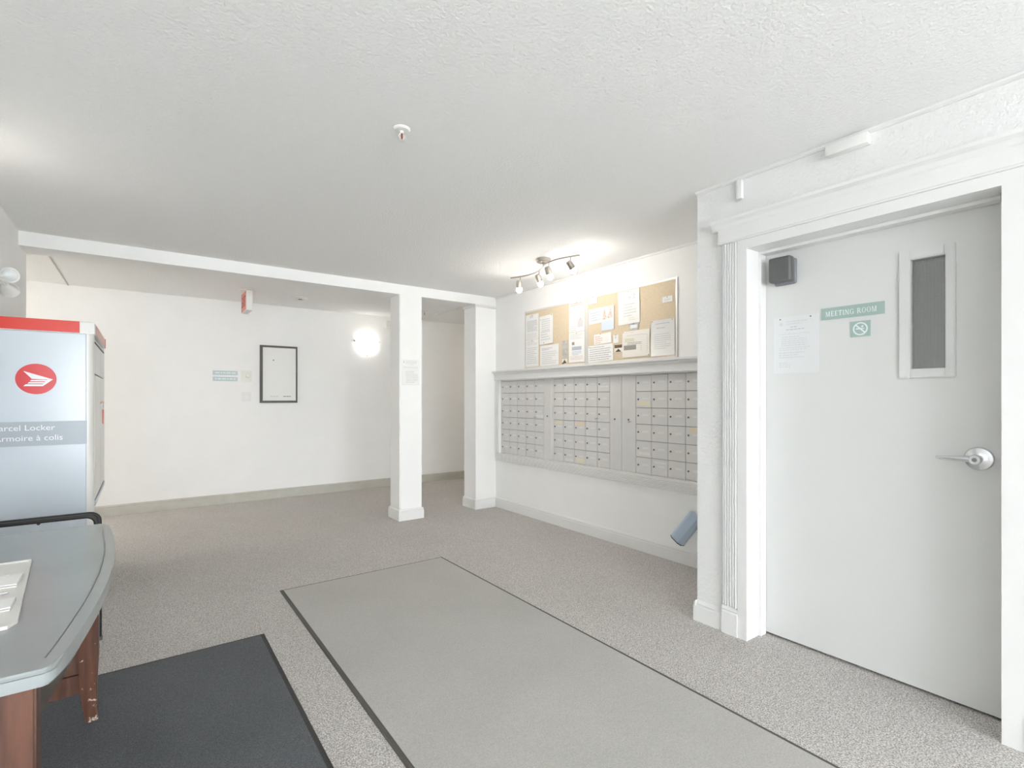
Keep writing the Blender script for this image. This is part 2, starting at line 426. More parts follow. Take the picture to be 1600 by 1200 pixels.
# corner raceways under the ceiling
qr = [(0,0),(0.008,0),(0.016,0.006),(0.018,0.014),(0.018,0.0165),(0,0.0165)]
bm = new(); run(bm, qr, (2.55, FY0, H-0.017), (2.55, 1.7, H-0.017), (-1,0,0)); struct('trim_1', bm, 'trim', 'thin cable trim where door wall meets ceiling')
bm = new(); run(bm, qr, (3.33, 1.7, H-0.017), (3.33, 4.86, H-0.017), (-1,0,0)); struct('trim_2', bm, 'trim', 'thin trim above the notice boards')
bm = new(); box(bm, 3.262, 3.30, 5.13, 6.9, H-0.014, H-0.0005); struct('trim_3', bm, 'trim')
bm = new(); box(bm, -0.614, -0.603, 5.17, 6.9, H-0.006, H-0.0005); struct('trim_4', bm, 'trim_greige')

# ------------------------------------------------------------------ meeting room door, jamb and casing
d = bpy.data.objects.new('door_1', None); COL.objects.link(d); place(d, Vector((2.72, 0.92, 0)), None)
d['kind'] = 'structure'; d['label'] = 'white flush meeting room door with narrow wired window'
LY0, LY1, LZ0, LZ1 = 0.633, 0.752, 1.386, 1.859
bm = new()
X0, X1 = 2.70, 2.745
for q in ((0.452, LY0, 0.012, 2.03), (LY1, 1.395, 0.012, 2.03), (LY0, LY1, 0.012, LZ0), (LY0, LY1, LZ1, 2.03)): box(bm, X0, X1, q[0], q[1], q[2], q[3])
obj('door_leaf', bm, 'door_paint', d)
F = wallX(2.70)
# lite frame: four rails standing proud of the leaf
for u0, u1, v0, v1 in ((-0.794, -0.752, 1.345, 1.90), (-0.633, -0.60, 1.345, 1.90), (-0.752, -0.633, 1.345, 1.386), (-0.752, -0.633, 1.859, 1.90)):
    bm = new(); F.slab(bm, u0, u1, v0, v1, 0.0003, 0.012)
    bmesh.ops.bevel(bm, geom=bm.edges[:], offset=0.004, segments=2, affect='EDGES'); obj('window_rail', bm, 'door_paint', d)
bm = new(); box(bm, 2.716, 2.720, LY0, LY1, LZ0, LZ1); pane = obj('pane', bm, 'wired_glass', d, label='grey wired glass pane')
bm = new()
for k in range(1, 10): box(bm, 2.7145, 2.7153, LY0 + k*0.0119 - 0.0004, LY0 + k*0.0119 + 0.0004, LZ0, LZ1)
for k in range(1, 38): box(bm, 2.7145, 2.7153, LY0, LY1, LZ0 + k*0.0125 - 0.0003, LZ0 + k*0.0125 + 0.0003)
o = obj('wire_mesh', bm, 'wire', pane); o['kind'] = 'stuff'
# lever handle
hc = (2.70, 0.529, 1.018)
bm = new(); lathe(bm, [(0.047,0.0003),(0.047,0.006),(0.043,0.011),(0.030,0.014),(0.020,0.018),(0.0,0.018)], hc, (-1,0,0), 32)
rose = obj('handle_rose', bm, 'chrome', d, smooth=True)
bm = new(); lathe(bm, [(0.013,0.017),(0.013,0.05),(0.020,0.054),(0.020,0.072),(0.017,0.076),(0.0,0.076)], hc, (-1,0,0), 24)
tube(bm, [(2.637,0.535,1.018),(2.635,0.57,1.0185),(2.636,0.61,1.018),(2.641,0.640,1.017),(2.652,0.650,1.017)], [0.0125,0.011,0.0095,0.008,0.007], 12)
lev = obj('lever', bm, 'chrome', d, smooth=True)
bm = new(); lathe(bm, [(0.008,0.076),(0.008,0.0772),(0,0.0772)], hc, (-1,0,0), 16); obj('keyhole', bm, 'lock_dark', lev)
# jamb with stop
bm = new()
for y0, y1 in ((0.421, 0.435), (1.397, 1.409)): box(bm, 2.5499, 2.749, y0, y1, 0, 2.052)
box(bm, 2.5499, 2.749, 0.435, 1.397, 2.035, 2.052)
j = obj('jamb', bm, 'trim', d)
bm = new()
box(bm, 2.645, 2.697, 1.383, 1.3965, 0, 2.034); box(bm, 2.645, 2.697, 0.4355, 0.449, 0, 2.034); box(bm, 2.645, 2.697, 0.449, 1.383, 2.02, 2.0345)
obj('door_stop', bm, 'trim', d)
bm = new(); box(bm, 2.60, 2.615, 0.4355, 0.45, 1.995, 2.03); obj('strike', bm, 'lock_dark', d)
# casing
def fluted(y0, y1, z0, z1, nm):
    w = y1 - y0; n = 5; pr = [(y0, 0.0), (y0, 0.014)]
    step = (w - 0.016) / n
    for k in range(n):
        a = y0 + 0.008 + k*step
        for t, hh in ((0.0, 0.022), (0.34, 0.022), (0.42, 0.016), (0.55, 0.014), (0.80, 0.014), (0.93, 0.016)): pr.append((a + t*step, hh))
    pr += [(y1 - 0.008, 0.022), (y1, 0.014), (y1, 0.0)]
    bm = new(); prism(bm, [(2.5498 - h, y, z0) for y, h in pr], (0, 0, z1 - z0))
    return bm
cs = bpy.data.objects.new('trim_door_casing', None); COL.objects.link(cs); place(cs, Vector((2.54, 0.92, 0)), None)
cs['kind'] = 'structure'; cs['label'] = 'white fluted door casing with crowned header'
obj('fluted_strip', fluted(1.449, 1.537, 0.15, 2.085, 'f'), 'trim', cs)
obj('fluted_strip', fluted(0.285, 0.373, 0.15, 2.085, 'f'), 'trim', cs)
for y0, y1 in ((1.449, 1.5375), (0.2845, 0.373)):
    bm = new(); run(bm, [(0,0),(0.026,0),(0.026,0.115),(0.021,0.122),(0.024,0.13),(0.018,0.146),(0,0.149)], (2.5498, y0, 0), (2.5498, y1, 0), (-1,0,0)); obj('plinth_block', bm, 'trim', cs)
bm = new()
for y0, y1 in ((1.397, 1.4488), (0.3732, 0.435)): box(bm, 2.528, 2.5498, y0, y1, 0, 2.085)
box(bm, 2.528, 2.5498, 0.435, 1.397, 2.035, 2.085)
obj('flat_band', bm, 'trim', cs)
bm = new()
run(bm, [(0,0),(0.03,0),(0.032,0.006),(0.028,0.012),(0.028,0.075),(0.034,0.082),(0.040,0.10),(0.055,0.112),(0.058,0.125),(0,0.125)], (2.5498, 0.235, 2.0855), (2.5498, 1.555, 2.0855), (-1,0,0))
run(bm, [(0.0,0.0755),(0.028,0.0755),(0.034,0.082),(0.040,0.10),(0.055,0.112),(0.058,0.1245),(0,0.1245)], (2.5498, 1.5552, 2.0855), (2.5498, 1.585, 2.0855), (-1,0,0))
obj('header', bm, 'trim', cs)

# things on the door
F = wallX(2.70)
bx = thing('door_holder_box', (2.675, 1.29, 1.85), 'dark grey plastic box mounted at the top of the white door', 'door holder')
obj('back_plate', bbox(2.679, 2.6995, 1.222, 1.332, 1.845, 1.975, 0.012, 3), 'plastic_grey_edge', bx, smooth=True)
bm = bbox(2.628, 2.678, 1.228, 1.336, 1.856, 1.982, 0.010, 3); obj('cover', bm, 'plastic_grey', bx, smooth=True)
bm = new(); box(bm, 2.652, 2.6535, 1.2265, 1.24, 1.87, 1.97); obj('seam', bm, 'dark_gap', bx)

sg = thing('room_sign', (2.699, 0.98, 1.64), 'sage green strip sign reading MEETING ROOM on the door', 'sign')
bm = new(); F.slab(bm, -1.111, -0.847, 1.641, 1.698, 0.0003, 0.004); obj('sign_plate', bm, 'sign_teal', sg)
# serif capitals built from thick and thin strokes
def serif(ch):
    T, t = 0.19, 0.10      # thick / thin stroke, cap height 1
    S = []
    def bar(x, w): S.append([(x,0),(x+w,0),(x+w,1),(x,1)])
    def sf(x, w, top=True, bot=True):
        if bot: S.append([(x-0.09,0),(x+w+0.09,0),(x+w+0.09,0.06),(x-0.09,0.06)])
        if top: S.append([(x-0.09,0.94),(x+w+0.09,0.94),(x+w+0.09,1),(x-0.09,1)])
    def arm(x0, x1, y, h): S.append([(x0,y),(x1,y),(x1,y+h),(x0,y+h)])
    if ch == 'M':
        bar(0.1,t); sf(0.1,t); bar(0.83,T); sf(0.83,T); S.append([(0.1,1),(0.1+T,1),(0.6,0),(0.5,0)]); S.append([(0.83,1),(0.9,1),(0.6,0),(0.52,0)]); w = 1.2
    elif ch == 'E':
        bar(0.1,T); sf(0.1,T); arm(0.1,0.68,0,t); arm(0.1,0.64,0.93,t); arm(0.1,0.5,0.47,t); arm(0.62,0.69,0,0.22); arm(0.58,0.65,0.8,0.2); arm(0.47,0.52,0.38,0.25); w = 0.82
    elif ch == 'T':
        bar(0.34,T); sf(0.34,T,False); arm(0.02,0.83,0.93,t); arm(0.0,0.06,0.76,0.24); arm(0.79,0.85,0.76,0.24); w = 0.92
    elif ch == 'I':
        bar(0.1,T); sf(0.1,T); w = 0.44
    elif ch == 'N':
        bar(0.1,t); sf(0.1,t); bar(0.78,t); sf(0.78,t); S.append([(0.08,1),(0.08+T,1),(0.85,0),(0.80-T*0.6,0)]); w = 1.02
    elif ch in 'OG':
        n = 20; a0, a1 = (0, 2*PI) if ch == 'O' else (0.75, 2*PI - 0.35)
        for k in range(n):
            p = a0 + (a1-a0)*k/n; q = a0 + (a1-a0)*(k+1)/n
            S.append([(0.48+0.44*math.cos(p), 0.5+0.52*math.sin(p)),(0.48+0.44*math.cos(q), 0.5+0.52*math.sin(q)),(0.48+0.29*math.cos(q), 0.5+0.46*math.sin(q)),(0.48+0.29*math.cos(p), 0.5+0.46*math.sin(p))])
        if ch == 'G': arm(0.72,0.72+T,0.05,0.38); arm(0.6,0.98,0.40,0.06); arm(0.78,0.84,0.68,0.26)
        w = 1.0
    elif ch == 'R':
        bar(0.1,T); sf(0.1,T); n = 10
        for k in range(n):
            p = -PI/2 + PI*k/n; q = -PI/2 + PI*(k+1)/n
            S.append([(0.42+0.30*math.cos(p),0.73+0.27*math.sin(p)),(0.42+0.30*math.cos(q),0.73+0.27*math.sin(q)),(0.42+0.15*math.cos(q),0.73+0.21*math.sin(q)),(0.42+0.15*math.cos(p),0.73+0.21*math.sin(p))])
        arm(0.1,0.43,0.94,0.06); arm(0.1,0.43,0.46,0.06); S.append([(0.40,0.48),(0.57,0.50),(0.96,0),(0.76,0)]); w = 0.98
    else: w = 0.5
    return S, w
def serif_text(s, face, u0, u1, v, size, n, m, parent):
    tot = sum(serif(c)[1] for c in s) + 0.10*len(s)
    sc = (u1-u0)/tot; x = 0.0; bm = new()
    for c in s:
        S, w = serif(c)
        for i, q in enumerate(S): face.poly(bm, [(u0 + (x+a)*sc, v + b*size) for a, b in q], n, n + 0.0006 + 0.00003*i)
        x += w + 0.10
    return obj('lettering', bm, m, parent)
serif_text('MEETING ROOM', F, -1.090, -0.874, 1.656, 0.024, 0.0042, 'sign_white', sg)

ns = thing('no_smoking_sign', (2.699, 0.942, 1.545), 'small square sage green no smoking sign under the room sign', 'sign')
bm = new(); F.slab(bm, -0.983, -0.902, 1.546, 1.619, 0.0003, 0.004); obj('sign_plate', bm, 'sign_teal', ns)
bm = new(); cu, cv, R1, R0 = -0.9425, 1.5825, 0.030, 0.0245
for k in range(32):
    p, q = 2*PI*k/32, 2*PI*(k+1)/32
    F.poly(bm, [(cu+R1*math.cos(p),cv+R1*math.sin(p)),(cu+R1*math.cos(q),cv+R1*math.sin(q)),(cu+R0*math.cos(q),cv+R0*math.sin(q)),(cu+R0*math.cos(p),cv+R0*math.sin(p))], 0.0042, 0.0048)
F.poly(bm, [(cu-0.0195,cv+0.0155),(cu-0.0155,cv+0.0195),(cu+0.0195,cv-0.0155),(cu+0.0155,cv-0.0195)], 0.0042, 0.0052)
F.slab(bm, cu-0.018, cu+0.010, cv-0.0025, cv+0.003, 0.0042, 0.0047); F.slab(bm, cu+0.012, cu+0.015, cv-0.0025, cv+0.003, 0.0042, 0.0047)
F.poly(bm, [(cu+0.002,cv+0.008),(cu+0.010,cv+0.006),(cu+0.014,cv+0.013),(cu+0.008,cv+0.015)], 0.0042, 0.0046)
obj('symbol', bm, 'sign_white', ns)

# ------------------------------------------------------------------ printed papers
def words(bm, face, u0, u1, v, h, n, rng, fill=1.0, word=0.012):
    u = u0; end = u0 + (u1-u0)*fill
    while u < end - word*0.3:
        w = min(end-u, word*rng.uniform(0.5, 1.7)); face.slab(bm, u, u+w, v, v+h, n, n+0.0002); u += w + word*0.28
def sheet(name, face, u0, u1, v0, v1, label, cat, group, prints, m='paper', rot=0.0, n0=0.0004, pins=(), seed=1, curl=0.0):
    """a paper on a wall; prints = (kind, material, fu0, fu1, fv0, fv1, pitch) in fractions of the sheet"""
    rng = random.Random(seed)
    root = thing(name, face.p((u0+u1)/2, v0, n0), label, cat, group)
    W, Hh = u1-u0, v1-v0
    c, s = math.cos(rot), math.sin(rot); cu, cv = (u0+u1)/2, (v0+v1)/2
    f2 = Face(face.p(cu, cv), face.u*c + face.v*s, face.v*c - face.u*s, face.n)
    bm = new()
    N = 6
    rows = []
    for i in range(N+1):
        fv = i/N; lift = curl*(1-fv)**2
        rows.append([bm.verts.new(f2.p(a*W/2, (fv-0.5)*Hh, n0 + lift + q)) for a in (-1, 1) for q in (0, 0.0006)])
    for A, B in zip(rows, rows[1:]):
        bm.faces.new((A[1],A[3],B[3],B[1])); bm.faces.new((A[0],B[0],B[2],A[2])); bm.faces.new((A[0],A[1],B[1],B[0])); bm.faces.new((A[2],B[2],B[3],A[3]))
    bm.faces.new((rows[0][0],rows[0][2],rows[0][3],rows[0][1])); bm.faces.new((rows[-1][0],rows[-1][1],rows[-1][3],rows[-1][2]))
    obj('sheet', bm, m, root)
    by = {}
    for k, (kind, mm, a0, a1, b0, b1, pitch) in enumerate(prints):
        bm = by.setdefault(mm, new())
        x0, x1, y0, y1 = (a0-0.5)*W, (a1-0.5)*W, (b0-0.5)*Hh, (b1-0.5)*Hh
        n = n0 + 0.0008 + 0.00004*k + curl
        if kind == 'solid': f2.slab(bm, x0, x1, y0, y1, n, n+0.0002)
        elif kind == 'rule':
            t = pitch
            f2.slab(bm, x0, x1, y0, y0+t, n, n+0.0002); f2.slab(bm, x0, x1, y1-t, y1, n, n+0.0002); f2.slab(bm, x0, x0+t, y0+t, y1-t, n, n+0.0002); f2.slab(bm, x1-t, x1, y0+t, y1-t, n, n+0.0002)
        elif kind == 'tri':
            f2.poly(bm, [(x0,y0),(x1,y0),((x0+x1)/2,y1)], n, n+0.0002)
        elif kind == 'scribble':
            for q in range(int(pitch)):
                x = rng.uniform(x0, x1); y = rng.uniform(y0, y1); L = (x1-x0)*0.10; a = rng.uniform(0, PI)
                f2.slab(bm, x-L/2, x+L/2, y-0.0010, y+0.0010, n+q*0.000002, n+0.0002+q*0.000002, a)
        else:
            y = y1
            while y > y0:
                words(bm, f2, x0, x1, y - pitch*0.42, pitch*0.42, n, rng, rng.choice((1,1,0.92,0.7,0.97)) if kind == 'text' else 1.0); y -= pitch
    for mm, bm in by.items(): obj('print', bm, mm, root, kind='stuff')
    for a, b in pins:
        bm = new(); lathe(bm, [(0.0035,0.001),(0.0035,0.004),(0.002,0.0055),(0,0.0055)], f2.p((a-0.5)*W, (b-0.5)*Hh, n0+0.0004+curl), face.n, 8); obj('push_pin', bm, 'lock_dark', root)
    return root

sheet('notice_paper', F, -1.342, -1.120, 1.389, 1.68, 'white printed notice in clear sleeve left of the MEETING ROOM sign', 'notice', None,
      [('rule','ink_light',0.13,0.85,0.86,0.92,0.001), ('solid','ink_light',0.14,0.20,0.85,0.90,0), ('text','ink_light',0.3,0.75,0.865,0.915,0.010),
       ('text','ink',0.38,0.58,0.80,0.82,0.008), ('text','ink',0.28,0.68,0.755,0.775,0.008), ('text','ink_light',0.12,0.83,0.68,0.70,0.008),
       ('text','ink_light',0.18,0.74,0.48,0.65,0.011), ('text','ink_light',0.12,0.80,0.40,0.455,0.010), ('text','ink_light',0.12,0.7,0.28,0.37,0.012), ('text','ink_light',0.12,0.40,0.11,0.19,0.010)], m='paper_sleeved', seed=3, pins=((0.15,0.965),(0.82,0.965)))
sheet('notice_paper', wallY(CY0), 2.155, 2.358, 1.392, 1.66, 'faint white printed notice taped to the square column', 'notice', None,
      [('solid','ink_light',0.10,0.17,0.86,0.94,0), ('text','ink_light',0.24,0.85,0.86,0.95,0.012), ('text','ink_light',0.38,0.65,0.78,0.80,0.008), ('text','ink_light',0.10,0.92,0.66,0.72,0.010),
       ('rule','ink_light',0.04,0.97,0.03,0.6,0.0012), ('solid','ink_light',0.2,0.207,0.3,0.57,0), ('text','ink_light',0.24,0.9,0.08,0.55,0.016)], seed=4)

# ------------------------------------------------------------------ raceway end and sensor above the door
bm = bbox(2.526, 2.5497, 1.425, 1.455, 2.305, 2.405, 0.006, 2)
obj('cable_cover', bm, 'trim', None, 'short white cable cover dropping from the ceiling trim above the casing', 'cable cover', smooth=True)
bm = bbox(2.508, 2.5497, 0.85, 1.018, 2.357, 2.406, 0.006, 2)
obj('sensor_bar', bm, 'plastic_white', None, 'white rectangular sensor bar under the ceiling above the door', 'sensor', smooth=True)

# ------------------------------------------------------------------ mailbox units
FM = wallX(3.36)
ROWS, RZ0, RZ1 = 6, 0.632, 1.452
rh = (RZ1-RZ0)/ROWS
door_src = {}
def mail_unit(y_hi, y_lo, cols, cw, blank, label, tags, key):
    """y_hi / y_lo: far and near end; blank = 'near' or 'far' side of the unmarked panel"""
    root = thing('mailbox_unit', (3.40, (y_hi+y_lo)/2, MZ0+0.001), label, 'mailboxes')
    bm = new(); box(bm, 3.372, 3.455, y_lo, y_hi, MZ0+0.002, MZ1-0.002); obj('carcass', bm, 'dark_gap', root)
    bw = (y_hi-y_lo) - cols*cw - 0.016
    # frame edges
    fr = new()
    for a, b in ((y_hi-0.008, y_hi), (y_lo, y_lo+0.008)): box(fr, 3.352, 3.3715, a, b, MZ0+0.002, MZ1-0.002)
    box(fr, 3.352, 3.3715, y_lo+0.008, y_hi-0.008, MZ0+0.002, RZ0-0.001); box(fr, 3.352, 3.3715, y_lo+0.008, y_hi-0.008, RZ1+0.001, MZ1-0.002)
    obj('rim', fr, 'mail_frame', root)
    by0 = y_lo+0.008 if blank == 'near' else y_hi-0.008-bw
    bp = obj('blank_panel', bbox(3.355, 3.3715, by0+0.001, by0+bw-0.001, RZ0, RZ1, 0.002, 1), 'mail_metal', root)
    bm = new(); lathe(bm, [(0.008,0),(0.008,0.005),(0.006,0.008),(0,0.008)], (3.355, by0+bw*0.5, 1.075), (-1,0,0), 12); obj('lock', bm, 'lock_dark', bp)
    top = y_hi - 0.008 - (bw if blank == 'far' else 0)
    for c in range(cols):
        for r in range(ROWS):
            yc = top - (c+0.5)*cw; z0 = RZ0 + r*rh
            key_ = round(cw, 4)
            if key_ not in door_src:
                dd = obj('mailbox_door', bbox(3.356, 3.3715, yc-cw/2+0.0016, yc+cw/2-0.0016, z0+0.0018, z0+rh-0.0018, 0.0018, 1), 'mail_metal', root)
                bm = new(); lathe(bm, [(0.0075,0.0),(0.0075,0.004),(0.0055,0.007),(0,0.007)], (3.356, yc+cw*0.34, z0+rh*0.52), (-1,0,0), 12); lk = obj('lock', bm, 'lock_dark', dd, smooth=True)
                bm = new(); box(bm, 3.3548, 3.356, yc-cw*0.34, yc+cw*0.08, z0+rh*0.50, z0+rh*0.62); pl = obj('number_plate', bm, 'mail_frame', dd)
                door_src[key_] = (dd, lk, pl, lk.location.copy(), pl.location.copy())
            else:
                s = door_src[key_]
                dd = linked('mailbox_door', s[0], (WORLDPOS[s[0].name].x, yc, z0+0.0018), root)
                for nm, q, off in (('lock', s[1], s[3]), ('number_plate', s[2], s[4])): linked(nm, q, WORLDPOS[dd.name] + off, dd)
            if (c, r) in tags:
                mm, f0, f1 = tags[(c, r)]
                bm = new(); box(bm, 3.3540, 3.3547, yc-cw*0.42, yc+cw*0.30, z0+rh*f0, z0+rh*f1); obj('name_tag', bm, mm, dd)
    if key is not None:
        ky, kz = key
        bm = new(); tube(bm, [(3.362,ky,kz),(3.335,ky,kz)], 0.004, 8); box(bm, 3.312, 3.337, ky-0.0015, ky+0.0015, kz-0.009, kz+0.007); obj('key', bm, 'chrome', root)
    return root
mail_unit(4.796, 3.905, 5, 0.1525, 'near', 'bank of grey metal mailboxes farthest from the meeting room door, next to the pilaster', {(4,3):('tag_white',0.12,0.3)}, (4.14, 1.06))
mail_unit(3.885, 2.988, 5, 0.1525, 'near', 'middle bank of grey metal mailboxes, below where the two boards meet',
          {(0,2):('tag_cream',0.72,0.97), (2,2):('tag_orange',0.70,0.95), (2,0):('tag_cream',0.1,0.42), (1,0):('tag_white',0.12,0.28), (4,5):('tag_white',0.3,0.42)}, (3.252, 1.075))
mail_unit(2.985, 2.01, 5, 0.1605, 'far', 'bank of grey metal mailboxes nearest the meeting room door, partly hidden by the corner',
          {(0,4):('tag_cream',0.14,0.42), (3,2):('tag_orange',0.68,0.92), (0,1):('tag_white',0.15,0.32), (1,0):('tag_white',0.72,0.84)}, (2.868, 1.06))
bm = new(); box(bm, 3.345, 3.455, 3.888, 3.902, MZ0+0.002, MZ1-0.002); struct('trim_mail_divider', bm, 'trim')

# mailbox surround: fluted sill, side casing, ledge
bm = new()
pr = [(0,0)]
for k in range(6):
    z = 0.004 + k*0.0145
    pr += [(0.014, z), (0.021, z+0.002), (0.021, z+0.009), (0.014, z+0.011)]
pr += [(0, 0.092)]
run(bm, pr, (3.3298, 1.75, 0.535), (3.3298, 4.852, 0.535), (-1,0,0)); struct('trim_mail_sill', bm, 'trim', 'white fluted sill below the mailboxes')
bm = new()
for a, b, t in ((4.797, 4.806, 0.022), (4.806, 4.842, 0.014), (4.842, 4.852, 0.02)): box(bm, 3.3298-t, 3.3298, a, b, 0.628, 1.462)
struct('trim_mail_side', bm, 'trim')
bm = new()
run(bm, [(0,0),(0.022,0),(0.026,0.008),(0.024,0.018),(0.026,0.060),(0.036,0.072),(0.040,0.084),(0.060,0.090),(0.062,0.102),(0.058,0.106),(0,0.106)], (3.3298, 1.72, 1.4625), (3.3298, 4.862, 1.4625), (-1,0,0))
struct('trim_mail_ledge', bm, 'trim', 'white moulded ledge between mailboxes and notice boards')

# ------------------------------------------------------------------ notice boards and what is pinned to them
FB = wallX(3.3297)
def board(y_hi, y_lo, z0, z1, label):
    root = thing('notice_board', FB.p(-(y_hi+y_lo)/2, z0), label, 'notice board')
    bm = new(); FB.slab(bm, -y_hi+0.012, -y_lo-0.012, z0+0.012, z1-0.012, 0.0, 0.006); obj('cork_sheet', bm, 'cork', root)
    w = 0.018
    for u0, u1, v0, v1 in ((-y_hi, -y_hi+w, z0, z1), (-y_lo-w, -y_lo, z0, z1), (-y_hi+w, -y_lo-w, z0, z0+w), (-y_hi+w, -y_lo-w, z1-w, z1)):
        bm = new(); FB.slab(bm, u0, u1, v0, v1, 0.0005, 0.0108); bmesh.ops.bevel(bm, geom=bm.edges[:], offset=0.003, segments=2, affect='EDGES'); obj('frame_rail', bm, 'aluminium', root)
    return root
board(4.305, 3.372, 1.570, 2.185, 'left cork notice board in a metal frame, above the far mailboxes')
board(3.370, 2.385, 1.570, 2.195, 'right cork notice board in a metal frame, half of its cork bare')
FP = Face(FB.p(0, 0, 0.0106), FB.u, FB.v, FB.n)
def pin_up(name, yh, yl, zt, zb, label, prints, m='paper', rot=0.0, pins=((0.5,0.96),), seed=1, n0=0.0006, curl=0.0):
    side = 'papers on the left notice board' if yl > 3.37 else 'papers on the right notice board'
    return sheet(name, FP, -yh, -yl, zb, zt, label, 'paper', side, prints, m, rot, n0, pins, seed, curl)
TX = lambda b0, b1, p=0.011, a0=0.1, a1=0.9, m='ink_light': ('text', m, a0, a1, b0, b1, p)
pin_up('notice_sheet', 4.283, 4.066, 2.140, 1.880, 'densely typed sheet at the upper left corner of the left board', [TX(0.86,0.94,0.012,0.3,0.7,'ink'), TX(0.3,0.75,0.010,m='ink'), TX(0.05,0.25,0.012)], seed=11)
pin_up('notice_sheet', 4.283, 4.066, 1.876, 1.592, 'typed sheet at the lower left corner of the left board', [TX(0.8,0.95,0.013), TX(0.1,0.7,0.02)], seed=12)
pin_up('notice_sheet', 4.050, 3.838, 2.100, 1.810, 'white sheet with curled corner right of the densely typed sheet', [('solid','ink_light',0.08,0.14,0.85,0.9,0), TX(0.5,0.88,0.022,0.2,0.85), TX(0.1,0.45,0.026,0.15,0.8)], rot=0.03, pins=((0.35,0.05),(0.95,0.97)), seed=13, curl=0.006)
pin_up('notice_sheet', 4.042, 3.752, 1.797, 1.590, 'wide white sheet with bold heading at the foot of the left board', [('text','ink',0.1,0.65,0.78,0.86,0.014), TX(0.08,0.68,0.019)], rot=0.01, seed=14, pins=())
pin_up('brochure', 3.704, 3.622, 1.820, 1.640, 'narrow grey brochure beside the red-headed flyer', [('scribble','ink',0.15,0.85,0.4,0.9,26)], m='paper_grey', seed=15, pins=())
pin_up('photo_card', 3.704, 3.632, 1.640, 1.592, 'small brown photo card below the narrow grey brochure', [('tri','ink_brown',0.05,0.95,0.1,0.9,0), ('solid','ink_brown',0.0,0.4,0.0,0.3,0)], m='paper_cream', seed=16, pins=())
pin_up('flyer', 3.606, 3.392, 2.172, 1.888, 'flyer with two red heading lines at the upper right of the left board', [('solid','ink_red',0.1,0.9,0.93,0.955,0), ('solid','ink_red',0.1,0.9,0.875,0.90,0), TX(0.74,0.82,0.012,0.1,0.45,'ink_blue'), TX(0.3,0.68,0.018,0.1,0.5), ('solid','ink_light',0.56,0.9,0.14,0.36,0), ('tri','ink_pink',0.6,0.86,0.36,0.46,0), TX(0.05,0.2,0.02,0.1,0.5)], seed=17)
pin_up('flyer', 3.606, 3.392, 1.883, 1.600, 'flyer with a blue grey printed block at the lower right of the left board', [TX(0.8,0.95,0.014), ('solid','ink_grey',0.2,0.36,0.58,0.68,0), ('solid','ink_blue',0.2,0.8,0.40,0.52,0), TX(0.26,0.36,0.014,0.2,0.8,'ink_blue'), TX(0.08,0.2,0.013,m='ink_pink')], seed=18)
pin_up('note_card', 3.335, 3.232, 2.178, 2.118, 'small white card at the top left of the right board', [TX(0.3,0.7,0.014,0.5,0.85)], seed=19)
pin_up('notice_sheet', 3.338, 3.180, 2.070, 1.935, 'white handwritten sheet left of the photo flyer', [TX(0.2,0.75,0.022,0.15,0.9,'ink_blue')], rot=0.04, pins=((0.12,0.85),), seed=20)
pin_up('photo_flyer', 3.178, 3.030, 2.070, 1.860, 'flyer with pinkish photo above a pale blue block', [('solid','ink_skyblue',0.0,1.0,0.0,0.42,0), ('tri','ink_pink',0.05,0.45,0.45,0.95,0), ('tri','ink_pink',0.5,0.95,0.5,0.98,0), ('scribble','ink_brown',0.1,0.9,0.5,0.9,16)], seed=21, n0=0.0016)
pin_up('notice_sheet', 2.982, 2.750, 2.170, 1.886, 'white sheet with curly drawn heading at the top of the right board', [('scribble','ink',0.2,0.8,0.72,0.88,40), TX(0.2,0.6,0.024,0.25,0.85), TX(0.1,0.18,0.016,0.5,0.85,'ink_green')], rot=0.02, seed=22)
pin_up('business_card', 2.862, 2.760, 1.884, 1.828, 'grey card with white label below the curly headed sheet', [('solid','sign_white',0.15,0.85,0.3,0.8,0)], m='paper_grey', seed=23, n0=0.0016)
pin_up('notice_slip', 3.272, 3.062, 1.836, 1.745, 'white paper slip with thin lines under the photo flyer', [TX(0.2,0.8,0.018,0.08,0.5,'ink_red')], rot=0.035, pins=((0.4,0.98),), seed=24)
pin_up('note_card', 3.040, 2.978, 1.808, 1.738, 'tiny white tag right of the lined paper slip', [('solid','ink_light',0.3,0.6,0.55,0.8,0)], seed=25)
pin_up('photo_card', 3.026, 2.936, 1.724, 1.655, 'small brown and white photo card left of the site plan', [('tri','ink_brown',0.1,0.9,0.05,0.45,0), ('solid','ink_brown',0.02,0.98,0.55,0.95,0)], m='paper_cream', seed=26, pins=())
pin_up('notice_sheet', 3.346, 3.042, 1.738, 1.590, 'wide white sheet with typed rows at the lower left of the right board', [TX(0.1,0.9,0.019,0.06,0.92,'ink')], rot=0.02, seed=27, pins=((0.05,0.92),))
pin_up('site_plan', 2.936, 2.648, 1.824, 1.604, 'cream site plan with a grey rectangle and dotted rows', [('solid','ink_grey',0.06,0.52,0.28,0.46,0), ('text','ink_grey',0.2,0.72,0.5,0.56,0.012), ('text','ink_light',0.2,0.95,0.78,0.84,0.014), ('text','ink_light',0.68,0.74,0.18,0.5,0.018), ('text','ink_light',0.9,0.95,0.1,0.8,0.018), ('solid','ink_green',0.1,0.45,0.58,0.72,0), TX(0.9,0.95,0.012,0.3,0.42)], m='paper_cream', seed=28, pins=((0.03,0.97),(0.97,0.04)))
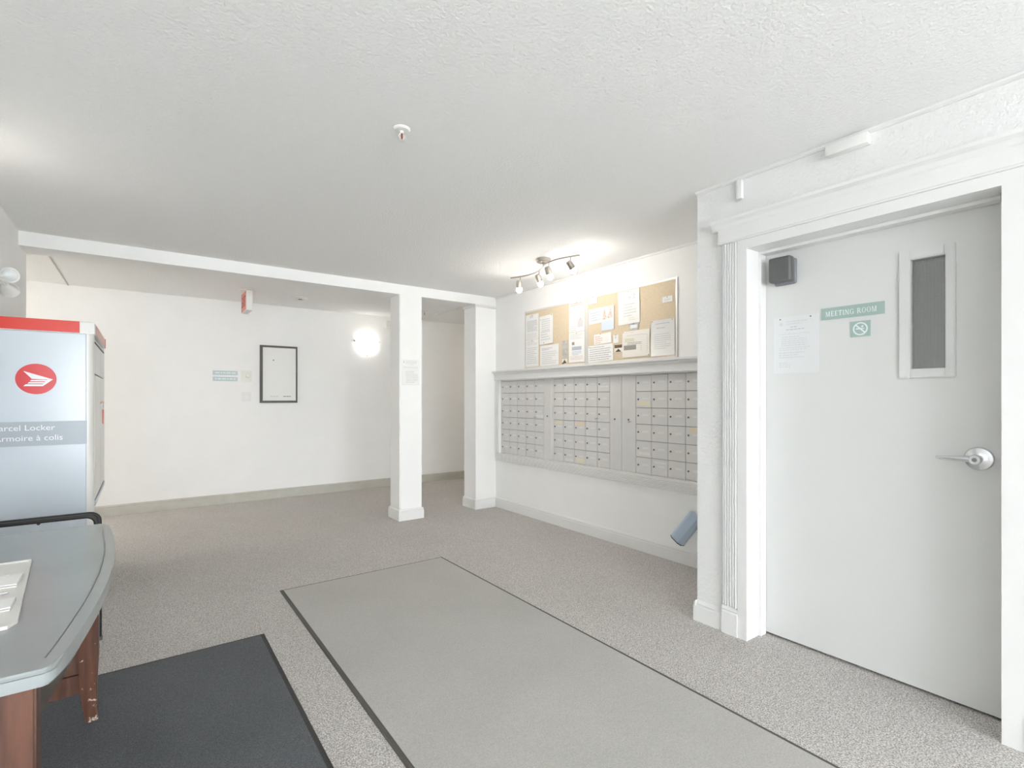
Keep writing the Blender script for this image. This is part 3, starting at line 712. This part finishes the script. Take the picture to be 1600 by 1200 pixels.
rs = pin_up('notice_sheet', 2.634, 2.410, 1.881, 1.596, 'typed sheet in a clear sleeve at the lower right corner of the right board', [TX(0.86,0.9,0.012,0.2,0.8,'ink'), TX(0.75,0.78,0.012,0.25,0.6,'ink'), ('solid','ink',0.15,0.8,0.595,0.604,0), TX(0.2,0.55,0.016,0.15,0.85)], seed=29, pins=((0.06,0.97),(0.92,0.97)))
bm = new(); FP.slab(bm, -2.640, -2.405, 1.592, 1.884, 0.0026, 0.0030); obj('clear_sleeve', bm, 'sleeve', rs)
pin_up('note_card', 2.524, 2.430, 2.058, 2.010, 'lone white card on the bare cork at the upper right', [TX(0.2,0.5,0.016,0.2,0.8)], seed=30, pins=((0.5,0.85),))

# ------------------------------------------------------------------ track light over the boards
tl = thing('track_light', (2.72, 3.24, 2.30), 'brushed nickel wavy bar ceiling light with four spot heads', 'ceiling light')
bm = new(); lathe(bm, [(0.062,0.0),(0.062,-0.026),(0.054,-0.032),(0.012,-0.034),(0.010,-0.06),(0,-0.06)], (2.715, 3.26, H-0.0005), (0,0,1), 28); obj('ceiling_plate', bm, 'nickel', tl, smooth=True)
barpts = []
BZ = 2.355
y_a, y_b = 3.735, 2.825
for k in range(41):
    t = k/40; y = y_a + (y_b-y_a)*t
    x = 2.715 + 0.070*math.sin((t-0.5)*2*PI*0.98) * -1.0
    barpts.append((x, y, BZ))
bm = new(); tube(bm, barpts, 0.0065, 10); obj('wavy_bar', bm, 'nickel', tl, smooth=True)
def bar_at(y):
    t = (y - y_a)/(y_b - y_a); k = min(40, max(0, round(t*40))); return Vector(barpts[k])
for i, (y, aim) in enumerate(((3.65, (0.10, 0.10, -0.9)), (3.37, (0.42, 0.02, -0.8)), (3.13, (0.30, -0.06, -0.85)), (2.90, (0.62, -0.05, -0.75)))):
    b = bar_at(y); ax = Vector(aim).normalized()
    hinge = b + Vector((0, 0, -0.045))
    hd_c = hinge + Vector((-0.012, 0.0, -0.012))
    bm = new(); tube(bm, [b, hinge], 0.005, 8); bmesh.ops.translate(bm, verts=bm.verts[:], vec=(0,0,-0.002)); obj('stem', bm, 'nickel', tl, smooth=True)
    bm = new(); lathe(bm, [(0.0,-0.022),(0.016,-0.022),(0.022,-0.016),(0.024,0.0),(0.026,0.045),(0.022,0.045),(0.020,0.01),(0.0,0.01)], hd_c, ax, 20); hd = obj('spot_head', bm, 'nickel', tl, smooth=True)
    bm = new(); lathe(bm, [(0.0,0.014),(0.012,0.016),(0.018,0.032),(0.024,0.05),(0.025,0.064),(0.020,0.078),(0.010,0.087),(0,0.089)], hd_c, ax, 20); obj('bulb', bm, 'bulb', hd, smooth=True)

# ------------------------------------------------------------------ metal spout behind the corner
sp = thing('wall_spout', (3.29, 2.22, 0.18), 'tilted blue grey metal spout low on the wall, peeking past the corner', 'spout')
obj('wall_plate', bbox(3.318, 3.3295, 2.10, 2.215, 0.17, 0.47, 0.003, 1), 'plastic_white', sp)
a = Vector((3.27, 2.185, 0.40)); b = Vector((3.215, 2.31, 0.205)); ax = (b-a).normalized(); L = (b-a).length
s1 = ax.cross(Vector((1,0,0))).normalized(); s2 = ax.cross(s1).normalized()
hexp = [(-0.052,0.022),(-0.03,0.040),(0.03,0.040),(0.052,0.022),(0.052,-0.028),(-0.052,-0.028)]
bm = new(); prism(bm, [a + s1*p + s2*q for p, q in hexp], ax*L); obj('spout_body', bm, 'blue_steel', sp)
bm = new(); prism(bm, [a + ax*(L+0.0004) + s1*p*1.02 + s2*q*1.02 for p, q in hexp], ax*0.006); obj('lip', bm, 'spout_lip', sp)
bm = new(); lathe(bm, [(0.03,0),(0.03,0.035),(0.022,0.04),(0,0.04)], (3.3178, 2.165, 0.31), (-1,0,0), 16); obj('bracket', bm, 'spout_lip', sp, smooth=True)

# ------------------------------------------------------------------ ceiling fittings
def sprinkler(x, y, label):
    r = thing('sprinkler', (x, y, H-0.06), label, 'sprinkler', 'ceiling sprinklers')
    bm = new(); lathe(bm, [(0.036,-0.0005),(0.036,-0.004),(0.030,-0.010),(0.016,-0.011),(0.0,-0.011)], (x,y,H), (0,0,1), 28); obj('escutcheon', bm, 'plastic_white', r, smooth=True)
    bm = new()
    lathe(bm, [(0.009,-0.011),(0.009,-0.022),(0.0,-0.022)], (x,y,H), (0,0,1), 14)
    for s in (-1, 1): tube(bm, [(x+s*0.008,y,H-0.020),(x+s*0.014,y,H-0.034),(x+s*0.004,y,H-0.05)], 0.0022, 6)
    lathe(bm, [(0.014,-0.052),(0.014,-0.0535),(0,-0.0535)], (x,y,H), (0,0,1), 16); obj('frame', bm, 'plastic_white', r, smooth=True)
    bm = new(); tube(bm, [(x,y,H-0.022),(x,y,H-0.050)], 0.0035, 8); obj('glass_bulb', bm, 'sprinkler_red', r)
sprinkler(0.909, 2.048, 'white ceiling sprinkler with red bulb above the grey mat')
sprinkler(3.065, 6.18, 'small ceiling sprinkler seen in the gap right of the column')
sd = thing('smoke_detector', (1.482, 6.2, H-0.05), 'round white smoke detector on the hall ceiling right of the exit sign', 'smoke detector')
bm = new(); lathe(bm, [(0.085,-0.0005),(0.085,-0.008),(0.078,-0.012),(0.0,-0.012)], (1.482,6.2,H), (0,0,1), 28); obj('base', bm, 'plastic_white', sd, smooth=True)
bm = new(); lathe(bm, [(0.062,-0.012),(0.058,-0.03),(0.04,-0.040),(0.0,-0.042)], (1.482,6.2,H), (0,0,1), 28); obj('dome', bm, 'plastic_white', sd, smooth=True)
bm = new(); box(bm, 1.455, 1.495, 6.138, 6.146, H-0.034, H-0.026); obj('vent_slot', bm, 'dark_gap', sd)
# exit sign
ex = thing('exit_sign', (0.925, 6.13, 2.20), 'white and red exit sign hanging from the hall ceiling', 'exit sign')
bm = new(); lathe(bm, [(0.085,-0.0005),(0.085,-0.010),(0.07,-0.016),(0,-0.016)], (0.925,6.06,H), (0,0,1), 24); obj('canopy', bm, 'plastic_white', ex, smooth=True)
bm = bbox(0.895, 0.955, 5.98, 6.30, 2.195, 2.408, 0.004, 2); obj('housing', bm, 'plastic_white', ex, smooth=True)
for s, X, fc in ((-1, 0.895, Face((0.895,0,0),(0,-1,0),(0,0,1),(-1,0,0))), (1, 0.955, Face((0.955,0,0),(0,1,0),(0,0,1),(1,0,0)))):
    bm = new(); u0, u1 = (-6.29, -5.99) if s < 0 else (5.99, 6.29)
    fc.slab(bm, u0, u1, 2.203, 2.40, 0.0003, 0.002); fp = obj('face_panel', bm, 'exit_red', ex)
    text_mesh('lettering', 'EXIT', fc, (u0+u1)/2, 2.245, 0.165, 0.0028, 'exit_letters', fp, 'CENTER', sx=0.72)

# ------------------------------------------------------------------ back wall fittings
FW = wallY(6.8997)
pn = thing('access_panel', (1.40, 6.89, 1.20), 'white access panel in a dark frame on the back wall', 'access panel')
bm = new(); FW.slab(bm, 1.212, 1.600, 1.228, 1.893, 0.0, 0.012); dr = obj('panel_door', bm, 'plastic_white', pn)
for u0, u1, v0, v1 in ((1.180, 1.212, 1.200, 1.917), (1.600, 1.618, 1.200, 1.917), (1.212, 1.600, 1.200, 1.228), (1.212, 1.600, 1.893, 1.917)):
    bm = new(); FW.slab(bm, u0, u1, v0, v1, 0.0, 0.022); obj('frame_rail', bm, 'frame_dark', pn)
bm = new(); lathe(bm, [(0.008,0.0),(0.008,0.004),(0,0.004)], FW.p(1.335, 1.735, 0.0122), (0,-1,0), 12); obj('lock', bm, 'lock_dark', dr)
bm = new(); rg = random.Random(5)
words(bm, FW, 1.30, 1.40, 1.275, 0.012, 0.0122, rg, 1.0, 0.02); obj('print', bm, 'ink_light', dr, kind='stuff')
bm = new(); words(bm, FW, 1.45, 1.54, 1.275, 0.012, 0.0122, rg, 1.0, 0.02); obj('print', bm, 'ink_grey', dr, kind='stuff')
for v0, v1, lab in ((1.535, 1.586, 'upper of two pale blue strip signs on the back wall'), (1.463, 1.512, 'lower of two pale blue strip signs on the back wall')):
    sg2 = thing('strip_sign', FW.p(0.808, v0, 0.002), lab, 'sign', 'pale blue strip signs')
    bm = new(); FW.slab(bm, 0.678, 0.938, v0, v1, 0.0, 0.005); obj('sign_plate', bm, 'sign_blue', sg2)
    bm = new(); words(bm, FW, 0.70, 0.915, v0+0.017, 0.018, 0.0052, random.Random(int(v0*100)), 1.0, 0.03); obj('lettering', bm, 'sign_white', sg2)
th = thing('thermostat', FW.p(1.034, 1.46, 0.01), 'cream wall thermostat between the blue signs and framed panel', 'thermostat')
bm = new(); FW.slab(bm, 0.980, 1.090, 1.460, 1.596, 0.0, 0.012); bmesh.ops.bevel(bm, geom=bm.edges[:], offset=0.004, segments=2, affect='EDGES'); obj('cover', bm, 'plastic_cream', th, smooth=True)
bm = new(); lathe(bm, [(0.022,0),(0.022,0.012),(0.018,0.016),(0,0.016)], FW.p(1.045, 1.53, 0.0122), (0,-1,0), 20); obj('dial', bm, 'plastic_white', th, smooth=True)
lsw = thing('light_switch', FW.p(1.034, 1.215, 0.01), 'white wall switch plate below the thermostat', 'switch')
bm = new(); FW.slab(bm, 0.985, 1.085, 1.217, 1.335, 0.0, 0.007); bmesh.ops.bevel(bm, geom=bm.edges[:], offset=0.003, segments=2, affect='EDGES'); obj('plate', bm, 'plastic_white', lsw)
bm = new(); FW.slab(bm, 1.028, 1.048, 1.255, 1.295, 0.0072, 0.013); obj('toggle', bm, 'letter_white', lsw)
# sconce
def sconce(fc, u, v, label, power):
    """half bowl uplighter; fc = wall face, (u, v) = centre of its rim"""
    base = fc.p(u, v-0.20, 0.06)
    s = thing('wall_sconce', base, label, 'wall lamp', 'half bowl wall sconces')
    bm = new(); n = 24; rings = []
    for r, z in ((0.0,-0.19),(0.05,-0.184),(0.105,-0.157),(0.145,-0.107),(0.162,-0.042),(0.165,0.0)):
        rings.append([bm.verts.new(fc.p(u + r*math.cos(PI*k/n), v + z, 0.006 + 0.85*r*math.sin(PI*k/n))) for k in range(n+1)])
    for A, B in zip(rings, rings[1:]):
        for k in range(n): addf(bm, (A[k], A[k+1], B[k+1], B[k]))
    bmesh.ops.remove_doubles(bm, verts=bm.verts[:], dist=1e-5)
    obj('glass_bowl', bm, 'sconce_glass', s, smooth=True)
    bm = new(); fc.slab(bm, u-0.10, u+0.10, v-0.17, v-0.03, 0.0005, 0.0055); obj('wall_plate', bm, 'plastic_white', s)
    for q in (-1, 1):
        bm = new(); fc.slab(bm, u+q*0.168-0.012, u+q*0.168+0.012, v-0.012, v+0.006, 0.0005, 0.022); obj('clip', bm, 'nickel', s)
    bm = new(); lathe(bm, [(0.008,0),(0.010,-0.006),(0.006,-0.014),(0,-0.016)], fc.p(u, v-0.19, 0.016), (0,0,1), 10); obj('finial', bm, 'nickel', s)
    l = light('sconce_light', 'POINT', (0,0,0), power, (1.0, 0.96, 0.90), 0.05)
    l.parent = s; l.location = fc.p(u, v-0.03, 0.085) - base
sconce(FW, 2.538, 2.05, 'glowing white half bowl sconce left of the column', 0.10)
sconce(FW, -2.0, 2.05, 'added half bowl sconce, out of view, lighting the left end of the hall', 8.0)  # extra sconce added out of view to brighten the hall
sconce(Face((-0.6895,0,0),(0,1,0),(0,0,1),(1,0,0)), 3.22, 2.0, 'glowing white half bowl sconce on the left wall between table and locker', 0.12)
dv = thing('wall_detector', (2.86, 6.88, 2.26), 'small white wall sensor just showing past the column edge', 'sensor')
obj('housing', bbox(2.80, 2.92, 6.845, 6.8995, 2.255, 2.36, 0.02, 3), 'plastic_white', dv, smooth=True)
# unseen dome lamps, added at both ends to fill the hall with light
for lx, lab, gm in ((-2.3, 'added bright dome lamp, out of view, filling the hall from the locker end', 'fill_dome_glass'), (5.0, 'added dim dome lamp, out of view, filling the hall past the mailboxes', 'fill_dome_glass_dim')):
    dl = thing('fill_dome_lamp', (lx, 6.0, H-0.1), lab, 'ceiling light')
    bm = new(); lathe(bm, [(0.17,-0.0005),(0.17,-0.02),(0,-0.02)], (lx,6.0,H), (0,0,1), 28); obj('base', bm, 'plastic_white', dl, smooth=True)
    bm = new(); lathe(bm, [(0.155,-0.0205),(0.145,-0.05),(0.10,-0.085),(0.0,-0.10)], (lx,6.0,H), (0,0,1), 28); obj('dome', bm, gm, dl, smooth=True)

# ------------------------------------------------------------------ emergency light on the left wall
em = thing('emergency_light', (-0.66, 3.85, 1.85), 'white twin head emergency light high on the left wall', 'emergency light')
obj('battery_box', bbox(-0.689, -0.62, 3.58, 3.86, 1.84, 2.02, 0.008, 2), 'plastic_white', em, smooth=True)
for c, ax in (((-0.615, 4.05, 1.966), (0.35, -0.85, -0.1)), ((-0.622, 4.10, 1.893), (0.18, 0.92, -0.34))):
    ax = Vector(ax).normalized(); c = Vector(c)
    bm = new(); lathe(bm, [(0.0,-0.05),(0.018,-0.048),(0.03,-0.02),(0.042,0.015),(0.044,0.022),(0.038,0.022),(0.0,0.012)], c, ax, 20); hd = obj('lamp_head', bm, 'plastic_white', em, smooth=True)
    bm = new(); lathe(bm, [(0.037,0.0225),(0.03,0.028),(0,0.031)], c, ax, 20); obj('lens', bm, 'lens', hd, smooth=True)
    bm = new(); tube(bm, [c - ax*0.045, Vector((-0.65, 3.90, 1.92)), Vector((-0.655, 3.862, 1.92))], 0.008, 8); obj('neck', bm, 'plastic_white', hd, smooth=True)

# ------------------------------------------------------------------ parcel locker
lk = thing('parcel_locker', (-0.45, 4.52, 0), 'white and grey parcel locker with red top band and round logo', 'locker')
LX0, LX1, LYN, LYF, LT, LB = -0.672, -0.235, 4.0, 5.12, 1.722, 0.59
FL = wallY(LYN)
bm = bbox(LX0, LX1-0.0345, LYN, LYN+0.04, 0.0, 1.648, 0.003, 1); sp_ = obj('side_panel', bm, 'locker_panel', lk)
# rounded corner post
def post(y, sgn):
    bm = new(); r = 0.030
    pts = [(LX1-0.034, y), (LX1-r, y)] + [(LX1-r+r*math.sin(a), y+sgn*(r-r*math.cos(a))) for a in [PI/2*k/8 for k in range(1, 9)]] + [(LX1, y+sgn*0.07), (LX1-0.034, y+sgn*0.07)]
    prism(bm, [(a, b, 0.0 if sgn > 0 else LB) for a, b in pts], (0,0,1.648 if sgn > 0 else 1.648-LB)); return bm
obj('corner_post', post(LYN-0.002, 1), 'locker_white', lk, smooth=True)
obj('corner_post', post(LYF, -1), 'locker_white', lk, smooth=True)
bm = new(); box(bm, LX0, LX1-0.014, LYN+0.068, LYF-0.07, LB, 1.648); obj('cabinet', bm, 'locker_white', lk)
bm = new(); box(bm, LX0+0.02, LX1-0.20, LYN+0.12, LYF-0.2, 0.0, LB); obj('pedestal', bm, 'locker_panel', lk)
# crown: white cap with red insets
bm = new(); rect_sweep(bm, LX0, LX1, LYN, LYF, [(0.0,1.6485),(0.004,1.6485),(0.004,1.718),(0.0,1.722)])
obj('crown', bm, 'locker_white', lk)
bm = new(); FL.slab(bm, LX0, -0.300, 1.653, 1.721, 0.0043, 0.008); obj('red_band', bm, 'locker_red', lk)
FLX = Face((LX1,0,0), (0,1,0), (0,0,1), (1,0,0))
bm = new(); FLX.slab(bm, LYN+0.11, LYF-0.05, 1.655, 1.716, 0.0043, 0.006); obj('red_band', bm, 'locker_pink', lk)
bm = new(); FLX.slab(bm, LYF-0.05, LYF+0.003, 1.652, 1.72, 0.0043, 0.008); obj('red_band', bm, 'locker_red', lk)
# printed band with lettering
bm = new(); FL.slab(bm, LX0, LX1-0.031, 0.983, 1.124, 0.0022, 0.0026); bnd = obj('grey_band', bm, 'locker_band', lk)
def fitted(txt, u0, u1, v, size):
    t = text_mesh('lettering', txt, FL, 0.0, v, size, 0.0034, 'letter_white', bnd)
    xs = [q.co.x for q in t.data.vertices]; w = max(xs) - min(xs); cx = (max(xs)+min(xs))/2
    for q in t.data.vertices: q.co.x = (q.co.x-cx)*(u1-u0)/w
    t.location.x = (u0+u1)/2 - WORLDPOS[bnd.name].x
fitted('Parcel Locker', -0.668, -0.411, 1.073, 0.046)
fitted('Armoire \u00e0 colis', -0.668, -0.377, 1.014, 0.046)
# faint printed arcs
def arc(c, r, a0, a1, w):
    bm = new(); n = 40
    pts = []
    for k in range(n):
        p, q = a0+(a1-a0)*k/n, a0+(a1-a0)*(k+1)/n
        poly = [(c[0]+(r+d)*math.cos(t), c[1]+(r+d)*math.sin(t)) for t, d in ((p,0),(q,0),(q,w),(p,w))]
        if all(LX0 < x < LX1-0.06 and 0.02 < z < 1.645 for x, z in poly): FL.poly(bm, poly, 0.0003, 0.0006)
    if len(bm.verts): obj('printed_arc', bm, 'swoosh', sp_)
    else: bm.free()
arc((-1.30, 2.05), 0.90, -PI/2, 0, 0.006); arc((-0.9, 0.2), 0.85, 0, PI/2, 0.006); arc((-0.1, 1.9), 0.80, PI, 1.5*PI, 0.005)
# round logo
lc = (-0.4925, 1.371); LR = 0.0885
bm = new(); FL.poly(bm, [(lc[0]+LR*math.cos(2*PI*k/48), lc[1]+LR*math.sin(2*PI*k/48)) for k in range(48)], 0.0008, 0.0014); lg = obj('logo_disc', bm, 'logo_red', lk)
bm = new()
def lp(x, y): return (lc[0] + (x-412)/242*LR, lc[1] - (y-238)/178*LR)
for i, P in enumerate(([(262,148),(610,240),(505,243),(362,238)], [(355,250),(545,248),(522,264),(338,266)], [(328,276),(518,273),(500,290),(312,293)], [(292,301),(492,300),(490,322),(265,323)], [(612,240),(490,322),(484,300),(505,288),(520,262),(545,243)])):
    FL.poly(bm, [lp(*q) for q in P], 0.0016, 0.0019 + i*0.00002)
obj('logo_wing', bm, 'letter_white', lg)
# front with compartment doors
yA, yB = LYN+0.075, LYF-0.075; ym = (yA+yB)/2
for y0, y1 in ((yA, ym-0.004), (ym+0.004, yB)):
    for z0, z1 in ((1.412, 1.60), (0.63, 1.404)):
        dd = obj('compartment_door', bbox(LX1-0.0138, LX1+0.002, y0, y1, z0, z1, 0.004, 2), 'locker_white', lk, smooth=True)
        if z0 > 1:
            bm = new(); FLX.slab(bm, y0+0.02, y1-0.02, 1.603, 1.612, -0.0135, 0.0015); obj('vent_slot', bm, 'dark_gap', dd)
            bm = new(); FLX.slab(bm, y0+0.02, y1-0.02, 1.4055, 1.4105, -0.0135, -0.006); obj('door_gap', bm, 'dark_gap', dd)
bm = new(); FLX.slab(bm, 4.66, 4.74, 1.195, 1.222, 0.0025, 0.012); kb = obj('lock_block', bm, 'lock_dark', lk)
bm = new(); FLX.slab(bm, 4.55, 4.95, 1.218, 1.236, 0.0025, 0.005); obj('red_label', bm, 'locker_pink', lk)
bm = new(); FLX.slab(bm, 4.80, 4.86, 1.07, 1.175, 0.0025, 0.008); obj('red_label', bm, 'locker_red', lk)
bm = new(); box(bm, LX1-0.0138, LX1+0.004, LYN+0.07, LYF-0.07, LB+0.001, LB+0.028); obj('bottom_rail', bm, 'locker_band', lk)

# ------------------------------------------------------------------ black tubular stand between table and locker
st = thing('tubular_stand', (-0.40, 3.35, 0), 'black tubular metal stand between the table and parcel locker', 'stand')
def uframe(y, xr, zt):
    p = [(xr, y, 0.012)] + [(xr, y, zt-0.04)] + [(xr-0.04+0.04*math.cos(a), y, zt-0.04+0.04*math.sin(a)) for a in [PI/2*k/5 for k in range(1, 6)]]
    xl = -0.62
    p += [(xl+0.04-0.04*math.sin(a), y, zt-0.04+0.04*math.cos(a)) for a in [PI/2*k/5 for k in range(0, 6)]] + [(xl, y, 0.012)]
    return p
bm = new(); tube(bm, uframe(3.30, -0.184, 0.668), 0.010, 10); obj('frame_tube', bm, 'black_tube', st, smooth=True)
bm = new(); tube(bm, uframe(3.40, -0.176, 0.662), 0.010, 10); obj('frame_tube', bm, 'black_tube', st, smooth=True)
for x in (-0.60, -0.40): 
    bm = new(); tube(bm, [(x, 3.31, 0.655), (x, 3.39, 0.655)], 0.007, 8); obj('cross_bar', bm, 'black_tube', st, smooth=True)
for x in (-0.184, -0.62):
    for y in (3.30, 3.40):
        bm = new(); lathe(bm, [(0.013,0),(0.013,0.018),(0,0.018)], (x if y < 3.35 else x+0.008*(x > -0.3), y, 0.0), (0,0,1), 10); obj('foot', bm, 'plastic_grey', st)

# ------------------------------------------------------------------ bow-front table
MATZ = 0.009
tb = thing('hall_table', (-0.40, 1.96, MATZ), 'bow front table with glossy grey top and scuffed brown legs', 'table')
TZ = 0.75
xw = -0.672
outline = [(xw, 1.285), (-0.150, 1.285), (-0.137, 1.292)]
for k in range(21):
    t = k/20; y = 1.305 + (2.595-1.305)*t
    outline.append((-0.131 + 0.026*t + 0.048*math.sin(PI*t)**0.9, y))
outline += [(-0.112, 2.632), (-0.135, 2.652), (xw, 2.652)]
bm = new(); prism(bm, [(x, y, TZ-0.034) for x, y in outline], (0,0,0.034))
bmesh.ops.bevel(bm, geom=[e for e in bm.edges if abs(e.verts[0].co.z-e.verts[1].co.z) < 1e-6], offset=0.008, segments=3, affect='EDGES')
obj('table_top', bm, 'table_top', tb, smooth=True)
bm = new()
inn = [(-0.131 + 0.026*t + 0.048*math.sin(PI*t)**0.9 - 0.028, 1.305 + 1.29*t) for t in [0.03 + 0.90*k/20 for k in range(21)]]
for (x0, y0), (x1, y1) in zip(inn, inn[1:]):
    prism(bm, [(x0-0.0012, y0, TZ+0.0001), (x0+0.0012, y0, TZ+0.0001), (x1+0.0012, y1, TZ+0.0001), (x1-0.0012, y1, TZ+0.0001)], (0,0,0.0004))
obj('inlay_line', bm, 'table_groove', tb)
# apron
bm = new(); front = []
for k in range(21):
    t = k/20; y = 1.36 + (2.57-1.36)*t
    front.append((-0.172 + 0.022*t + 0.045*math.sin(PI*t), y))
poly = [(x, y, 0.615) for x, y in front] + [(x-0.02, y, 0.615) for x, y in front[::-1]]
prism(bm, poly, (0,0,0.1008)); obj('front_apron', bm, 'wood_dark', tb)
bm = new(); box(bm, xw+0.03, -0.19, 2.548, 2.572, 0.56, 0.7155); obj('end_apron', bm, 'wood_red', tb)
bm = new(); box(bm, xw+0.03, -0.19, 2.552, 2.568, 0.20, 0.56); obj('end_panel', bm, 'wood_red', tb)
bm = new(); box(bm, xw+0.03, -0.19, 2.546, 2.572, 0.125, 0.197); obj('bottom_rail', bm, 'wood_red', tb)
bm = new(); box(bm, xw+0.03, -0.215, 1.35, 1.37, 0.56, 0.7155); obj('end_apron', bm, 'wood_dark', tb)
def table_leg(cx, cy, w, seed, front=True):
    bm = new(); n0 = []
    prof = [(0.0, 0.62, 0.010), (0.06, 0.70, 0.004), (0.14, 0.84, 0.0), (0.26, 1.0, 0.0), (0.706, 1.0, 0.0)]
    rings = []
    for z, s, sh in prof:
        a = w/2*s; sx = sh if front else -sh
        rings.append([bm.verts.new(p) for p in ((cx-a+sx, cy-a, MATZ+z), (cx+a+sx, cy-a, MATZ+z), (cx+a+sx, cy+a, MATZ+z), (cx-a+sx, cy+a, MATZ+z))])
    for A, B in zip(rings, rings[1:]):
        for k in range(4): bm.faces.new((A[k], A[(k+1) % 4], B[(k+1) % 4], B[k]))
    bm.faces.new(rings[0][::-1]); bm.faces.new(rings[-1])
    vert = [e for e in bm.edges if abs(e.verts[0].co.z-e.verts[1].co.z) > 0.02]
    bmesh.ops.bevel(bm, geom=vert, offset=0.004, segments=2, affect='EDGES')
    obj('leg', bm, 'wood_worn', tb, smooth=True)
table_leg(-0.165, 2.555, 0.062, 2)
table_leg(-0.195, 1.36, 0.062, 5)
table_leg(xw+0.05, 2.555, 0.062, 8, False)
table_leg(xw+0.05, 1.36, 0.062, 9, False)

# tray with folded papers
ZT = TZ + 0.0006
tr = thing('serving_tray', (-0.42, 1.86, ZT), 'flat cream tray on the grey table top', 'tray')
def tray_outline(inset):
    c = [(-0.66, 1.548), (-0.270, 1.548), (-0.238, 1.556), (-0.226, 1.585), (-0.275, 2.150), (-0.279, 2.156), (-0.66, 2.166)]
    m = Vector((-0.44, 1.86))
    return [m + (Vector(p)-m)*(1-inset) for p in c]
bm = new(); prism(bm, [(p.x, p.y, ZT) for p in tray_outline(0.0)], (0,0,0.004)); obj('tray_base', bm, 'tray', tr)
bm = new(); o_, i_ = tray_outline(0.0), tray_outline(0.02)
n = len(o_)
for k in range(n):
    a, b, c_, d_ = o_[k], o_[(k+1) % n], i_[(k+1) % n], i_[k]
    prism(bm, [(p.x, p.y, ZT+0.0041) for p in (a, b, c_, d_)], (0,0,0.004))
obj('tray_rim', bm, 'tray', tr)
def folded(name, x0, x1, y0, y1, z, label, seed):
    rg = random.Random(seed); root = thing(name, ((x0+x1)/2, (y0+y1)/2, z), label, 'paper', 'folded papers on the tray')
    for q, (dy, dz) in enumerate(((0.0, 0.0), (0.004, 0.0045))):
        bm = new(); nn = 8; R = []
        for k in range(nn+1):
            x = x0 + (x1-x0)*k/nn
            w = 0.0015*math.sin(k*1.9+seed+q)
            R.append([bm.verts.new((x, y, z + dz + zz + max(0, w))) for y, zz in ((y0+dy+0.01*math.sin(k+seed), 0.0), (y1-dy, 0.002), (y1-dy, 0.0048), (y0+dy+0.01*math.sin(k+seed), 0.003))])
        for A, B in zip(R, R[1:]):
            for k in range(4): bm.faces.new((A[k], A[(k+1) % 4], B[(k+1) % 4], B[k]))
        bm.faces.new(R[0][::-1]); bm.faces.new(R[-1])
        obj('folded_leaf', bm, 'paper', root)
    return root
folded('folded_paper', -0.60, -0.270, 1.885, 1.978, ZT+0.0042, 'white folded paper at the far end of the tray', 3)
folded('folded_paper', -0.60, -0.252, 1.678, 1.75, ZT+0.0042, 'white folded paper at the near end of the tray', 4)
for i, (x, y, lab) in enumerate(((-0.310, 2.0, 'tiny metal clip farthest back on the tray'), (-0.288, 1.82, 'tiny metal clip between the two folded papers'))):
    bm = new(); tube(bm, [(x-0.008, y, ZT+0.006), (x+0.008, y+0.004, ZT+0.006), (x+0.010, y+0.009, ZT+0.006), (x-0.006, y+0.008, ZT+0.006)], 0.0016, 6)
    obj('paper_clip', bm, 'chrome', None, lab, 'paper clip', 'clips on the tray')

# ------------------------------------------------------------------ floor mats
def floor_mat(name, x0, x1, y0, y1, m, mb, bw, label):
    r = thing(name, ((x0+x1)/2, (y0+y1)/2, 0.0), label, 'mat')
    bm = new(); rect_sweep(bm, x0, x1, y0, y1, [(0.0,0.0002),(0.0,0.003),(-0.006,0.006),(-bw,0.006)]); obj('rubber_border', bm, mb, r)
    bm = new(); rect_sweep(bm, x0+bw, x1-bw, y0+bw, y1-bw, [(0.0,0.006),(0.0,0.008),(-0.004,0.0085)]); obj('pile_surface', bm, m, r)
floor_mat('entrance_mat', 0.728, 1.918, -0.05, 3.56, 'mat_grey', 'mat_border', 0.020, 'large grey entrance mat with dark rubber edge on the carpet')
floor_mat('entrance_mat', -0.40, 0.528, 1.12, 2.962, 'mat_black', 'mat_border_black', 0.020, 'black floor mat under the bow front table')
